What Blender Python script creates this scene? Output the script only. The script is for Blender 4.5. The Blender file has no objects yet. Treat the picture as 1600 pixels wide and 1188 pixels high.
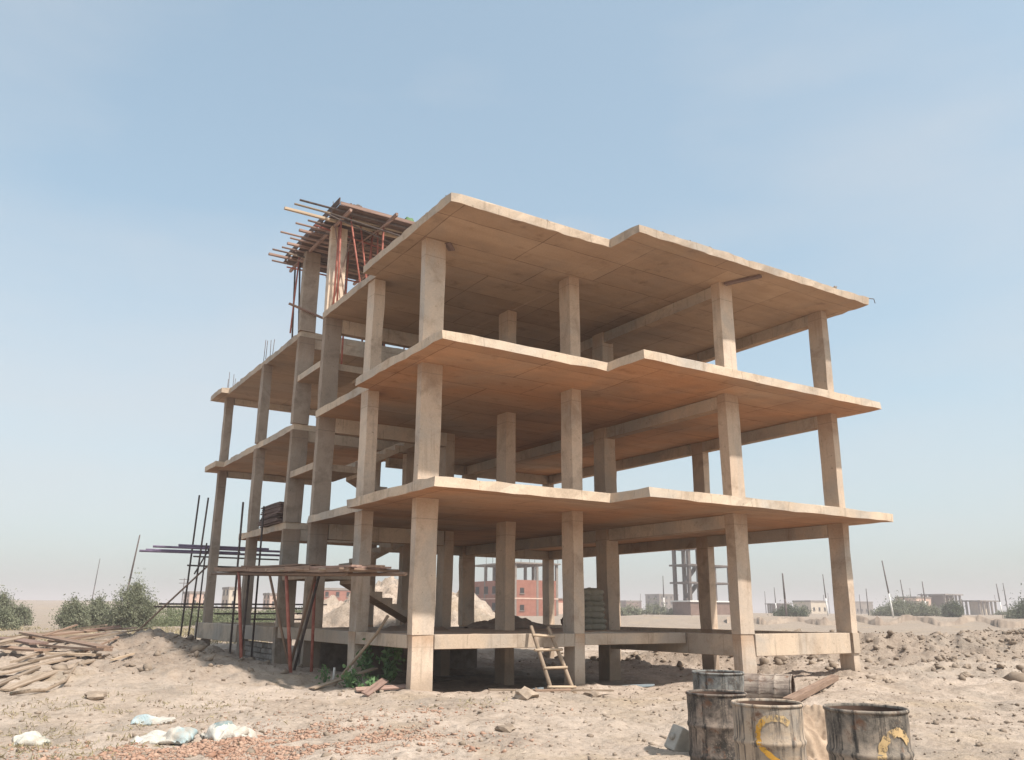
import bpy, bmesh, math, random
import numpy as np
from mathutils import Vector, Matrix
R = math.radians
rnd = random.Random(7)
nr = np.random.RandomState(11)
scene = bpy.context.scene
col = scene.collection

# ------------------------------------------------------------------ camera
CAM = Vector((-7.8911, -16.0541, 1.5771))
YAW, PITCH, ROLL = -0.5691, 0.2708, 0.0069
fw = Vector((-math.sin(YAW)*math.cos(PITCH), math.cos(YAW)*math.cos(PITCH), math.sin(PITCH)))
rt = Vector((math.cos(YAW), math.sin(YAW), 0))
up = rt.cross(fw)
r2 = math.cos(ROLL)*rt + math.sin(ROLL)*up
u2 = -math.sin(ROLL)*rt + math.cos(ROLL)*up
cd = bpy.data.cameras.new('camera')
cam = bpy.data.objects.new('camera', cd)
col.objects.link(cam)
M = Matrix.Identity(4)
for i in range(3):
    M[i][0] = r2[i]; M[i][1] = u2[i]; M[i][2] = -fw[i]; M[i][3] = CAM[i]
cam.matrix_world = M
cd.sensor_fit = 'HORIZONTAL'; cd.sensor_width = 36; cd.lens = 1304.95/1600*36
cd.clip_start = 0.1; cd.clip_end = 9000
scene.camera = cam

# ------------------------------------------------------------------ sky, sun, exposure
SUN = Vector((0.25, -0.70, 1.0)).normalized()
elev = math.asin(SUN.z)
world = bpy.data.worlds.new('World'); scene.world = world; world.use_nodes = True
wn = world.node_tree.nodes; wl = world.node_tree.links
sky = wn.new('ShaderNodeTexSky'); sky.sky_type = 'NISHITA'; sky.sun_disc = False
sky.sun_elevation = elev; sky.sun_rotation = math.atan2(SUN.x, SUN.y)
sky.altitude = 300; sky.air_density = 1.0; sky.dust_density = 4.2; sky.ozone_density = 1.6
bg = wn['Background']; bg.inputs['Strength'].default_value = 0.15
# dusty air evens the whole sky out: one gamma and one tint for every direction
gm = wn.new('ShaderNodeGamma'); gm.inputs['Gamma'].default_value = 0.55; wl.new(sky.outputs['Color'], gm.inputs['Color'])
tn = wn.new('ShaderNodeMix'); tn.data_type = 'RGBA'; tn.blend_type = 'MULTIPLY'; tn.inputs[0].default_value = 1.0
wl.new(gm.outputs['Color'], tn.inputs[6]); tn.inputs[7].default_value = (1.58, 1.76, 1.70, 1)
# thin uneven veil of high dust, the same kind of noise all over the sky
wt = wn.new('ShaderNodeTexCoord'); wm = wn.new('ShaderNodeMapping'); wm.inputs['Location'].default_value = (7.14, 16.33, 11.10); wm.inputs['Scale'].default_value = (1.0, 1.0, 3.2)
wl.new(wt.outputs['Generated'], wm.inputs['Vector'])
wz = wn.new('ShaderNodeTexNoise'); wz.inputs['Scale'].default_value = 1.25; wz.inputs['Detail'].default_value = 5; wz.inputs['Roughness'].default_value = 0.5
wl.new(wm.outputs[0], wz.inputs['Vector'])
wr = wn.new('ShaderNodeMapRange'); wr.inputs['From Min'].default_value = 0.42; wr.inputs['From Max'].default_value = 0.72; wr.inputs['To Max'].default_value = 0.62; wl.new(wz.outputs['Fac'], wr.inputs['Value'])
vm = wn.new('ShaderNodeMix'); vm.data_type = 'RGBA'; wl.new(wr.outputs[0], vm.inputs[0]); wl.new(tn.outputs[2], vm.inputs[6]); vm.inputs[7].default_value = (3.1, 3.18, 3.28, 1)
wl.new(vm.outputs[2], bg.inputs['Color'])
sd = bpy.data.lights.new('sun', 'SUN'); sd.energy = 3.8; sd.angle = R(1.8); sd.color = (1.0, 0.93, 0.84)
so = bpy.data.objects.new('sun', sd); col.objects.link(so)
so.rotation_euler = (-SUN).to_track_quat('-Z', 'Y').to_euler(); so.location = SUN*60
scene.view_settings.view_transform = 'Standard'; scene.view_settings.look = 'None'
scene.view_settings.gamma = 1; scene.view_settings.use_curve_mapping = False
scene.view_settings.exposure = 0.66
scene.render.engine = 'CYCLES'
scene.cycles.use_denoising = True
scene.cycles.max_bounces = 8; scene.cycles.diffuse_bounces = 4; scene.cycles.volume_bounces = 0

# ------------------------------------------------------------------ materials
def mat(name):
    m = bpy.data.materials.new(name); m.use_nodes = True
    return m, m.node_tree.nodes, m.node_tree.links, m.node_tree.nodes['Principled BSDF']
def noise(n, l, vec, scale, detail=4, rough=0.6, dist=0):
    t = n.new('ShaderNodeTexNoise'); t.inputs['Scale'].default_value = scale
    t.inputs['Detail'].default_value = detail; t.inputs['Roughness'].default_value = rough
    t.inputs['Distortion'].default_value = dist
    if vec is not None: l.new(vec, t.inputs['Vector'])
    return t.outputs['Fac']
def ramp(n, l, fac, stops):
    r = n.new('ShaderNodeValToRGB'); e = r.color_ramp.elements
    while len(e) < len(stops): e.new(0.5)
    for k, (p, c) in enumerate(stops):
        e[k].position = p; e[k].color = (*c, 1) if len(c) == 3 else c
    l.new(fac, r.inputs['Fac']); return r.outputs['Color']
def mix(n, l, fac, a, b, mode='MIX'):
    x = n.new('ShaderNodeMix'); x.data_type = 'RGBA'; x.blend_type = mode
    if isinstance(fac, (int, float)): x.inputs[0].default_value = fac
    else: l.new(fac, x.inputs[0])
    for s, v in ((6, a), (7, b)):
        if isinstance(v, tuple): x.inputs[s].default_value = (*v, 1)
        else: l.new(v, x.inputs[s])
    return x.outputs[2]
def mapping(n, l, vec, scale, rot=(0, 0, 0)):
    m = n.new('ShaderNodeMapping'); m.inputs['Scale'].default_value = scale; m.inputs['Rotation'].default_value = rot
    l.new(vec, m.inputs['Vector']); return m.outputs['Vector']
def math_(n, l, op, a, b=None):
    m = n.new('ShaderNodeMath'); m.operation = op
    for k, v in ((0, a), (1, b)):
        if v is None: continue
        if isinstance(v, (int, float)): m.inputs[k].default_value = v
        else: l.new(v, m.inputs[k])
    return m.outputs[0]
def bump(n, l, b, h, strength, dist=0.02):
    x = n.new('ShaderNodeBump'); x.inputs['Strength'].default_value = strength; x.inputs['Distance'].default_value = dist
    l.new(h, x.inputs['Height']); l.new(x.outputs['Normal'], b.inputs['Normal'])
def oinfo(n): return n.new('ShaderNodeObjectInfo').outputs['Random']
def ocoord(n): return n.new('ShaderNodeTexCoord').outputs['Object']

MATS = {}
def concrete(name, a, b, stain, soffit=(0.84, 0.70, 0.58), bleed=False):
    m, n, l, p = mat(name)
    v = ocoord(n)
    big = noise(n, l, v, 0.55, 5, 0.65)
    c = ramp(n, l, big, [(0.30, a), (0.68, b)])
    streak = noise(n, l, mapping(n, l, v, (2.6, 2.6, 0.5)), 1.0, 6, 0.62, 0.5)
    c = mix(n, l, 0.14, c, ramp(n, l, streak, [(0.30, tuple(x*0.80 for x in a)), (0.68, tuple(min(1, x*1.08) for x in b))]))
    gp = noise(n, l, v, 0.42, 6, 0.62, 0.6)
    c = mix(n, l, ramp(n, l, gp, [(0.46, (0, 0, 0)), (0.62, (0.75, 0.75, 0.75))]), c, ((a[0]+a[1]+a[2])/3*0.98, (a[0]+a[1]+a[2])/3*0.90, (a[0]+a[1]+a[2])/3*0.82))
    clean = mix(n, l, 0.35, c, a)
    # dark run marks, blotches and, on columns, brown bleed water under the slab above
    run = noise(n, l, mapping(n, l, v, (7, 7, 0.55)), 1.0, 4, 0.6, 0.3)
    c = mix(n, l, ramp(n, l, run, [(0.58, (0, 0, 0)), (0.72, (0.5, 0.5, 0.5))]), c, tuple(x*0.6 for x in a))
    dirt = noise(n, l, v, 1.35, 6, 0.7, 0.4)
    c = mix(n, l, ramp(n, l, dirt, [(0.50, (0, 0, 0)), (0.70, (0.75, 0.75, 0.75))]), c, (a[0]*0.60, a[1]*0.58, a[2]*0.57))
    pit = noise(n, l, v, 11, 3, 0.6)
    c = mix(n, l, ramp(n, l, pit, [(0.66, (0, 0, 0)), (0.74, (0.7, 0.7, 0.7))]), c, tuple(x*0.5 for x in a))
    if bleed:
        tc = n.new('ShaderNodeTexCoord'); sg = n.new('ShaderNodeSeparateXYZ'); l.new(tc.outputs['Generated'], sg.inputs[0])
        hb = math_(n, l, 'ADD', sg.outputs['Z'], math_(n, l, 'MULTIPLY', math_(n, l, 'SUBTRACT', streak, 0.5), 0.55))
        c = mix(n, l, ramp(n, l, hb, [(0.74, (0, 0, 0)), (0.98, (0.65, 0.65, 0.65))]), c, (a[0]*0.78, a[1]*0.64, a[2]*0.52))
    if bleed:
        jz = math_(n, l, 'ADD', sg.outputs['Z'], math_(n, l, 'MULTIPLY', oinfo(n), 0.10))
        jl = math_(n, l, 'LESS_THAN', math_(n, l, 'ABSOLUTE', math_(n, l, 'SUBTRACT', jz, 0.93)), 0.004)
        c = mix(n, l, math_(n, l, 'MULTIPLY', jl, 0.45), c, tuple(x*0.5 for x in a))
        sw_ = n.new('ShaderNodeSeparateXYZ'); l.new(v, sw_.inputs[0])
        mz = math_(n, l, 'ADD', sw_.outputs['Z'], math_(n, l, 'MULTIPLY', math_(n, l, 'SUBTRACT', dirt, 0.5), 1.1))
        c = mix(n, l, ramp(n, l, mz, [(0.05, (0.8, 0.8, 0.8)), (0.42, (0, 0, 0))]), c, (0.36, 0.285, 0.225))
    elif soffit:
        sj = n.new('ShaderNodeSeparateXYZ'); l.new(v, sj.inputs[0])
        fj = math_(n, l, 'FRACT', math_(n, l, 'DIVIDE', math_(n, l, 'ADD', sj.outputs['X'], math_(n, l, 'MULTIPLY', sj.outputs['Y'], 1.07)), 1.27))
        ej = math_(n, l, 'MULTIPLY', math_(n, l, 'LESS_THAN', fj, 0.014), math_(n, l, 'GREATER_THAN', dirt, 0.46))
        c = mix(n, l, math_(n, l, 'MULTIPLY', ej, 0.55), c, tuple(x*0.5 for x in a))
    # per-piece shade of each pour
    rv = ramp(n, l, oinfo(n), [(0.0, (0.86, 0.84, 0.82)), (1.0, (1.06, 1.05, 1.03))])
    c = mix(n, l, 1.0, c, rv, 'MULTIPLY')
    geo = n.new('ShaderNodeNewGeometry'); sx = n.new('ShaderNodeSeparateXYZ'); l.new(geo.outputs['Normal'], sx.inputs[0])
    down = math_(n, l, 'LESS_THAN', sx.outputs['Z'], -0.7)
    # shuttering print on soffits: board grain, panel joints, honeycombed patches
    grain = noise(n, l, mapping(n, l, v, (0.35, 2.2, 1)), 1.0, 7, 0.62, 0.8)
    gcol = ramp(n, l, grain, [(0.28, (0.62, 0.54, 0.48)), (0.58, (1.0, 1.0, 1.0))])
    bt = n.new('ShaderNodeTexBrick'); bt.offset = 0.0; bt.squash = 1.4; bt.squash_frequency = 3; bt.inputs['Scale'].default_value = 1.0
    bt.inputs['Brick Width'].default_value = 2.44; bt.inputs['Row Height'].default_value = 1.22
    bt.inputs['Mortar Size'].default_value = 0.016; bt.inputs['Mortar Smooth'].default_value = 0.4; bt.inputs['Bias'].default_value = -0.2
    bt.inputs['Color1'].default_value = (1, 1, 1, 1); bt.inputs['Color2'].default_value = (0.74, 0.69, 0.65, 1); bt.inputs['Mortar'].default_value = (0.36, 0.30, 0.26, 1)
    wob = n.new('ShaderNodeVectorMath'); wob.operation = 'ADD'
    nv = n.new('ShaderNodeTexNoise'); nv.inputs['Scale'].default_value = 0.5; l.new(v, nv.inputs['Vector'])
    sc_ = n.new('ShaderNodeVectorMath'); sc_.operation = 'SCALE'; sc_.inputs['Scale'].default_value = 0.12; l.new(nv.outputs['Color'], sc_.inputs[0])
    l.new(v, wob.inputs[0]); l.new(sc_.outputs[0], wob.inputs[1]); l.new(wob.outputs[0], bt.inputs['Vector'])
    blot = noise(n, l, v, 2.3, 3, 0.55)
    blotc = ramp(n, l, blot, [(0.60, (1, 1, 1)), (0.72, stain)])
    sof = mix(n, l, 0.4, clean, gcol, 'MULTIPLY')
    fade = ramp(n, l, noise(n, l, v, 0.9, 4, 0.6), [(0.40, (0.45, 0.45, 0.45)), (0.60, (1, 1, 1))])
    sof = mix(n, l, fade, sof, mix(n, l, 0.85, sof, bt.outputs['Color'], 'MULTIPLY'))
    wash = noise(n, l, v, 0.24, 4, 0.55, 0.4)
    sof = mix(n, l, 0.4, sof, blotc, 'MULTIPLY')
    sv = soffit or (1, 1, 1)  # down-facing tint: shuttering stain, with shade and sand bounce put into the colour
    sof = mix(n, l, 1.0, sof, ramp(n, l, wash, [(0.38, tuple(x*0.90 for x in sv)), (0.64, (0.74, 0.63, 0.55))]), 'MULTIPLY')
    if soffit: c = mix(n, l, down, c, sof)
    fine = noise(n, l, v, 26, 4, 0.7)
    c = mix(n, l, 0.5, c, ramp(n, l, fine, [(0.3, (0.78, 0.77, 0.75)), (0.6, (1.05, 1.05, 1.05))]), 'MULTIPLY')
    l.new(c, p.inputs['Base Color']); p.inputs['Roughness'].default_value = 0.92
    p.inputs['Specular IOR Level'].default_value = 0.2
    h = math_(n, l, 'ADD', fine, math_(n, l, 'MULTIPLY', streak, 0.8))
    if soffit:
        h = math_(n, l, 'ADD', h, math_(n, l, 'MULTIPLY', math_(n, l, 'MULTIPLY', bt.outputs['Fac'], down), -1.5))
        h = math_(n, l, 'ADD', h, math_(n, l, 'MULTIPLY', math_(n, l, 'MULTIPLY', grain, down), 1.5))
    bump(n, l, p, h, 0.35, 0.012)
    MATS[name] = m
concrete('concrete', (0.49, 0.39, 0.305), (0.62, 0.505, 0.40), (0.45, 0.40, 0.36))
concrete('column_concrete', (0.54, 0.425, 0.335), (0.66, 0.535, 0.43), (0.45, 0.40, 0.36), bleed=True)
concrete('stain_bounce_concrete', (0.49, 0.385, 0.295), (0.62, 0.50, 0.39), (0.45, 0.38, 0.32), (0.96, 0.62, 0.41))  # orange soffit: formwork stain plus painted warm bounce from the ground
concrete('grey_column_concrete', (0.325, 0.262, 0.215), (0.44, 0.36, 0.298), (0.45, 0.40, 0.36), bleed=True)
concrete('far_concrete', (0.22, 0.185, 0.165), (0.30, 0.255, 0.225), (0.5, 0.45, 0.4), None)

concrete('dark_concrete', (0.13, 0.105, 0.095), (0.19, 0.155, 0.14), (0.5, 0.45, 0.4), None)
def plain(name, a, b, scale=3, rough=0.85, metal=0.0, bumps=0.2, rand=0.15, stretch=(1, 1, 1), spec=0.3, bscale=20):
    m, n, l, p = mat(name); v = ocoord(n)
    vs = mapping(n, l, v, stretch)
    c = ramp(n, l, noise(n, l, vs, scale, 5, 0.65), [(0.32, a), (0.66, b)])
    c = mix(n, l, 1.0, c, ramp(n, l, oinfo(n), [(0, (1-rand,)*3), (1, (1+rand,)*3)]), 'MULTIPLY')
    l.new(c, p.inputs['Base Color']); p.inputs['Roughness'].default_value = rough; p.inputs['Metallic'].default_value = metal
    p.inputs['Specular IOR Level'].default_value = spec
    if bumps: bump(n, l, p, noise(n, l, vs, bscale, 4, 0.6), bumps, 0.01)
    MATS[name] = m; return m
plain('old_wood', (0.20, 0.145, 0.10), (0.40, 0.31, 0.235), 2.2, stretch=(0.5, 9, 9), rand=0.3, bumps=0.5)
plain('brown_wood', (0.17, 0.108, 0.078), (0.33, 0.225, 0.165), 2.2, stretch=(0.5, 9, 9), rand=0.25, bumps=0.5)
plain('fresh_wood', (0.36, 0.26, 0.18), (0.52, 0.41, 0.30), 2.2, stretch=(0.5, 9, 9), rand=0.15, bumps=0.4)
plain('form_wood', (0.18, 0.11, 0.09), (0.37, 0.25, 0.205), 2.0, stretch=(0.5, 8, 8), rand=0.3, bumps=0.4)
plain('form_board', (0.075, 0.05, 0.043), (0.19, 0.125, 0.105), 1.6, stretch=(0.5, 6, 6), rand=0.35, bumps=0.4)
plain('red_primer', (0.27, 0.07, 0.05), (0.42, 0.16, 0.12), 5, rough=0.7, rand=0.25)
plain('dark_pole', (0.045, 0.035, 0.035), (0.11, 0.085, 0.075), 5, rough=0.8, rand=0.3)
plain('violet_pipe', (0.13, 0.10, 0.16), (0.22, 0.17, 0.25), 4, rough=0.6, rand=0.2)
plain('rebar_steel', (0.07, 0.05, 0.045), (0.13, 0.09, 0.07), 8, rough=0.8, rand=0.1)
plain('grey_sack', (0.22, 0.21, 0.17), (0.31, 0.30, 0.25), 5, rough=0.9, rand=0.15, bumps=0.6, bscale=9)
plain('tin', (0.33, 0.295, 0.25), (0.48, 0.43, 0.37), 5, rough=0.6, metal=0.1, rand=0.1)
plain('stone', (0.19, 0.16, 0.14), (0.34, 0.29, 0.25), 4, rough=0.95, rand=0.25, bumps=0.8, bscale=8)
plain('brick', (0.27, 0.105, 0.075), (0.36, 0.155, 0.11), 1.2, rough=0.95, rand=0.1)
plain('brick_chip', (0.32, 0.18, 0.125), (0.47, 0.32, 0.24), 3.0, rough=0.95, rand=0.1, bumps=0)
plain('clod', (0.21, 0.163, 0.128), (0.38, 0.305, 0.24), 1.6, rough=1, rand=0.15, bumps=0.8, bscale=14, spec=0.1)
plain('brown_wall', (0.17, 0.11, 0.09), (0.24, 0.16, 0.13), 1.0, rough=0.95, rand=0.1)
plain('dug_soil', (0.22, 0.17, 0.135), (0.34, 0.27, 0.215), 0.6, rough=1, rand=0.05, bumps=0.8, bscale=6, spec=0.1)
plain('ochre_soil', (0.22, 0.155, 0.11), (0.46, 0.35, 0.26), 4.5, rough=1, rand=0.05, bumps=1.0, bscale=9, spec=0.1)
plain('pink_render', (0.50, 0.34, 0.27), (0.58, 0.42, 0.34), 1.0, rough=0.95, rand=0.1)
plain('tan_render', (0.50, 0.42, 0.33), (0.60, 0.51, 0.41), 1.0, rough=0.95, rand=0.1)
plain('white_paint', (0.66, 0.64, 0.60), (0.78, 0.76, 0.72), 4, rough=0.8)
plain('opening_shade', (0.02, 0.018, 0.016), (0.035, 0.03, 0.028), 3, rough=0.9, bumps=0)  # near-black colour stands in for shade inside window openings
plain('bark', (0.10, 0.075, 0.055), (0.18, 0.14, 0.10), 5, rough=0.95)
def worn_paint(name, a, b, lo, hi):
    m = plain(name, a, b, 7, rough=0.8, rand=0.0, bumps=0); n, l = m.node_tree.nodes, m.node_tree.links
    v = ocoord(n); w = math_(n, l, 'ADD', noise(n, l, v, 16, 6, 0.75), math_(n, l, 'MULTIPLY', math_(n, l, 'SUBTRACT', noise(n, l, mapping(n, l, v, (30, 30, 3)), 1.0, 3), 0.5), 0.5))
    t = n.new('ShaderNodeBsdfTransparent'); x = n.new('ShaderNodeMixShader'); l.new(ramp(n, l, w, [(lo, (0, 0, 0)), (hi, (1, 1, 1))]), x.inputs[0])
    l.new(t.outputs[0], x.inputs[1]); l.new(n['Principled BSDF'].outputs[0], x.inputs[2]); l.new(x.outputs[0], n['Material Output'].inputs['Surface'])
worn_paint('yellow_paint', (0.56, 0.27, 0.04), (0.68, 0.38, 0.07), 0.33, 0.43)
worn_paint('faded_yellow_paint', (0.46, 0.32, 0.16), (0.57, 0.41, 0.22), 0.39, 0.52)
plain('dark_cloth', (0.06, 0.045, 0.04), (0.12, 0.09, 0.075), 5, rough=1)
def leafmat(name, a, b):
    m, n, l, p = mat(name)
    c = ramp(n, l, noise(n, l, ocoord(n), 1.4, 4, 0.7), [(0.3, a), (0.7, b)])
    l.new(c, p.inputs['Base Color']); p.inputs['Roughness'].default_value = 0.7; p.inputs['Specular IOR Level'].default_value = 0.25
    t = n.new('ShaderNodeBsdfTranslucent'); l.new(c, t.inputs['Color'])
    s = n.new('ShaderNodeMixShader'); s.inputs[0].default_value = 0.25
    l.new(p.outputs[0], s.inputs[1]); l.new(t.outputs[0], s.inputs[2]); l.new(s.outputs[0], n['Material Output'].inputs['Surface'])
    MATS[name] = m
leafmat('dusty_leaf', (0.145, 0.16, 0.095), (0.28, 0.285, 0.195))
leafmat('dark_leaf', (0.065, 0.085, 0.045), (0.13, 0.15, 0.085))
leafmat('crop_leaf', (0.12, 0.145, 0.07), (0.23, 0.245, 0.14))
leafmat('weed_leaf', (0.075, 0.15, 0.055), (0.20, 0.32, 0.15))
leafmat('dry_grass', (0.34, 0.28, 0.16), (0.50, 0.43, 0.28))

def barrel_mat(name, dust, dark, tint, thr):
    m, n, l, p = mat(name); v = ocoord(n)
    a = noise(n, l, v, 3.2, 6, 0.7, 0.6)
    c = ramp(n, l, a, [(thr-0.10, dark), (thr, tint), (thr+0.14, dust)])
    drip = noise(n, l, mapping(n, l, v, (14, 14, 1.2)), 1.0, 5, 0.7)
    c = mix(n, l, ramp(n, l, drip, [(0.50, (0, 0, 0)), (0.62, (1, 1, 1))]), c, tuple(x*0.75+0.01 for x in dark))
    rust = noise(n, l, v, 7, 5, 0.7)
    c = mix(n, l, ramp(n, l, rust, [(0.58, (0, 0, 0)), (0.70, (0.9, 0.9, 0.9))]), c, (0.17, 0.085, 0.05))
    dst = noise(n, l, v, 30, 4, 0.8)
    c = mix(n, l, ramp(n, l, dst, [(0.55, (0, 0, 0)), (0.75, (0.6, 0.6, 0.6))]), c, (0.42, 0.34, 0.26))
    l.new(c, p.inputs['Base Color']); p.inputs['Roughness'].default_value = 0.75; p.inputs['Specular IOR Level'].default_value = 0.3
    bump(n, l, p, math_(n, l, 'ADD', a, dst), 0.35, 0.012)
    MATS[name] = m
barrel_mat('barrel_dusty', (0.43, 0.335, 0.25), (0.12, 0.10, 0.085), (0.31, 0.27, 0.23), 0.40)
barrel_mat('barrel_black', (0.36, 0.29, 0.23), (0.05, 0.043, 0.038), (0.18, 0.155, 0.13), 0.47)
barrel_mat('barrel_sooty', (0.32, 0.25, 0.20), (0.04, 0.034, 0.03), (0.15, 0.12, 0.10), 0.50)
barrel_mat('barrel_blue', (0.30, 0.28, 0.25), (0.05, 0.043, 0.038), (0.17, 0.172, 0.168), 0.47)
barrel_mat('barrel_rust', (0.36, 0.30, 0.25), (0.12, 0.08, 0.06), (0.25, 0.20, 0.17), 0.42)
plain('barrel_inside', (0.05, 0.035, 0.028), (0.12, 0.07, 0.05), 5, rough=0.9)
def sack_mat(name, white, blue, axis, thr, sgn):
    m, n, l, p = mat(name); v = ocoord(n)
    sx = n.new('ShaderNodeSeparateXYZ'); l.new(v, sx.inputs[0])
    a = math_(n, l, 'ADD', sx.outputs[axis], math_(n, l, 'MULTIPLY', noise(n, l, v, 9, 3), 0.12))
    f = math_(n, l, 'GREATER_THAN' if sgn > 0 else 'LESS_THAN', a, thr)
    c = mix(n, l, f, white, blue)
    c = mix(n, l, ramp(n, l, noise(n, l, v, 6, 5, 0.7), [(0.40, (0, 0, 0)), (0.65, (0.85, 0.85, 0.85))]), c, (0.40, 0.34, 0.28))
    l.new(c, p.inputs['Base Color']); p.inputs['Roughness'].default_value = 0.6
    bump(n, l, p, noise(n, l, v, 9, 5, 0.65, 1.2), 0.8, 0.025); MATS[name] = m
sack_mat('woven_sack_end', (0.54, 0.52, 0.47), (0.32, 0.42, 0.44), 0, 0.27, 1)
sack_mat('woven_sack_top', (0.54, 0.52, 0.47), (0.17, 0.24, 0.25), 2, 0.17, 1)
sack_mat('woven_sack_mid', (0.48, 0.45, 0.41), (0.36, 0.45, 0.47), 0, 0.08, -1)
sack_mat('woven_sack_plain', (0.52, 0.51, 0.46), (0.42, 0.44, 0.38), 0, 0.2, 1)

def soil():
    m, n, l, p = mat('soil'); v = ocoord(n)
    big = noise(n, l, v, 0.10, 5, 0.6, 0.4); mid = noise(n, l, v, 0.62, 8, 0.72, 0.5); fine = noise(n, l, v, 9, 6, 0.75)
    c = ramp(n, l, mid, [(0.28, (0.245, 0.190, 0.152)), (0.46, (0.43, 0.345, 0.28)), (0.66, (0.565, 0.468, 0.395))])
    c = mix(n, l, ramp(n, l, big, [(0.44, (0, 0, 0)), (0.66, (0.6, 0.6, 0.6))]), c, (0.43, 0.355, 0.292))
    vd = n.new('ShaderNodeVectorMath'); vd.operation = 'DISTANCE'; l.new(v, vd.inputs[0]); vd.inputs[1].default_value = (2, -6, 0)
    far = math_(n, l, 'ADD', vd.outputs['Value'], math_(n, l, 'MULTIPLY', big, 14.0))
    c = mix(n, l, ramp(n, l, math_(n, l, 'DIVIDE', far, 100.0), [(0.36, (0, 0, 0)), (0.46, (0.8, 0.8, 0.8))]), c, (0.30, 0.242, 0.195))
    # dry straw coloured and damp ochre patches
    st = noise(n, l, mapping(n, l, v, (1, 1, 1), (0, 0, 0.6)), 0.33, 5, 0.6)
    c = mix(n, l, ramp(n, l, st, [(0.54, (0, 0, 0)), (0.68, (0.55, 0.55, 0.55))]), c, (0.40, 0.305, 0.205))
    # freshly dug, darker subsoil on the spoil banks; left mound also painted darker for shadow
    da = n.new('ShaderNodeAttribute'); da.attribute_name = 'dug'
    c = mix(n, l, math_(n, l, 'MULTIPLY', da.outputs['Fac'], 0.8), c, ramp(n, l, mid, [(0.3, (0.22, 0.17, 0.135)), (0.7, (0.38, 0.305, 0.245))]))
    # grey cement dust and trampled darker soil
    ce = noise(n, l, mapping(n, l, v, (1.3, 0.8, 1), (0, 0, 0.5)), 0.42, 6, 0.66, 0.8)
    c = mix(n, l, ramp(n, l, ce, [(0.52, (0, 0, 0)), (0.66, (0.6, 0.6, 0.6))]), c, (0.30, 0.255, 0.215))
    c = mix(n, l, 0.75, c, ramp(n, l, fine, [(0.30, (0.62, 0.60, 0.57)), (0.52, (1, 1, 1)), (0.75, (1.12, 1.12, 1.12))]), 'MULTIPLY')
    peb = n.new('ShaderNodeTexVoronoi'); peb.inputs['Scale'].default_value = 5.0; l.new(v, peb.inputs['Vector'])
    c = mix(n, l, ramp(n, l, peb.outputs['Distance'], [(0.10, (0.55, 0.55, 0.55)), (0.17, (0, 0, 0))]), c, (0.22, 0.17, 0.13))
    l.new(c, p.inputs['Base Color']); p.inputs['Roughness'].default_value = 1.0; p.inputs['Specular IOR Level'].default_value = 0.1
    h = math_(n, l, 'ADD', math_(n, l, 'MULTIPLY', fine, 0.5), noise(n, l, v, 2.6, 6, 0.75))
    bump(n, l, p, h, 0.9, 0.10); MATS['soil'] = m
soil()
m, n, l, p = mat('water'); p.inputs['Base Color'].default_value = (0.05, 0.045, 0.04, 1); p.inputs['Roughness'].default_value = 0.03; p.inputs['IOR'].default_value = 1.33; MATS['water'] = m

# ------------------------------------------------------------------ mesh helpers
def link(name, me, material, parent=None, loc=None):
    o = bpy.data.objects.new(name, me); col.objects.link(o)
    if material and not me.materials: me.materials.append(MATS[material])
    if parent is not None: o.parent = parent
    if loc is not None: o.location = loc
    return o
def mesh(name, v, f, smooth=False):
    me = bpy.data.meshes.new(name); me.from_pydata([tuple(x) for x in v], [], f); me.update()
    if smooth: me.polygons.foreach_set('use_smooth', [True]*len(me.polygons))
    return me
def tag(o, label, cat, group=None, kind=None):
    o['label'] = label; o['category'] = cat
    if group: o['group'] = group
    if kind: o['kind'] = kind
    return o
def empty(name, loc, label, cat, group=None):
    o = bpy.data.objects.new(name, None); col.objects.link(o); o.location = loc; o.empty_display_size = 0.2
    return tag(o, label, cat, group)
def box_data(x0, x1, y0, y1, z0, z1):
    v = [(x0, y0, z0), (x1, y0, z0), (x1, y1, z0), (x0, y1, z0), (x0, y0, z1), (x1, y0, z1), (x1, y1, z1), (x0, y1, z1)]
    return v, [(0, 3, 2, 1), (4, 5, 6, 7), (0, 1, 5, 4), (1, 2, 6, 5), (2, 3, 7, 6), (3, 0, 4, 7)]
def bevel_me(me, w, seg=1):
    bm = bmesh.new(); bm.from_mesh(me)
    bmesh.ops.bevel(bm, geom=list(bm.edges), offset=w, segments=seg, affect='EDGES', profile=0.6)
    bm.to_mesh(me); bm.free(); me.update()
def box(name, b, material, parent=None, bev=0.0):
    """b in world coordinates; parents are unrotated empties"""
    off = parent.location if parent is not None else Vector((0, 0, 0))
    v, f = box_data(*b)
    me = mesh(name, [(x-off.x, y-off.y, z-off.z) for x, y, z in v], f)
    if bev: bevel_me(me, bev)
    return link(name, me, material, parent)
def frame(p0, p1, roll=0.0):
    d = Vector(p1)-Vector(p0); L = d.length; x = d/L
    ref = Vector((0, 0, 1)) if abs(x.z) < 0.95 else Vector((0, 1, 0))
    y = ref.cross(x).normalized(); z = x.cross(y)
    m = Matrix(((x.x, y.x, z.x, p0[0]), (x.y, y.y, z.y, p0[1]), (x.z, y.z, z.z, p0[2]), (0, 0, 0, 1)))
    return m @ Matrix.Rotation(roll, 4, 'X'), L
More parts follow.
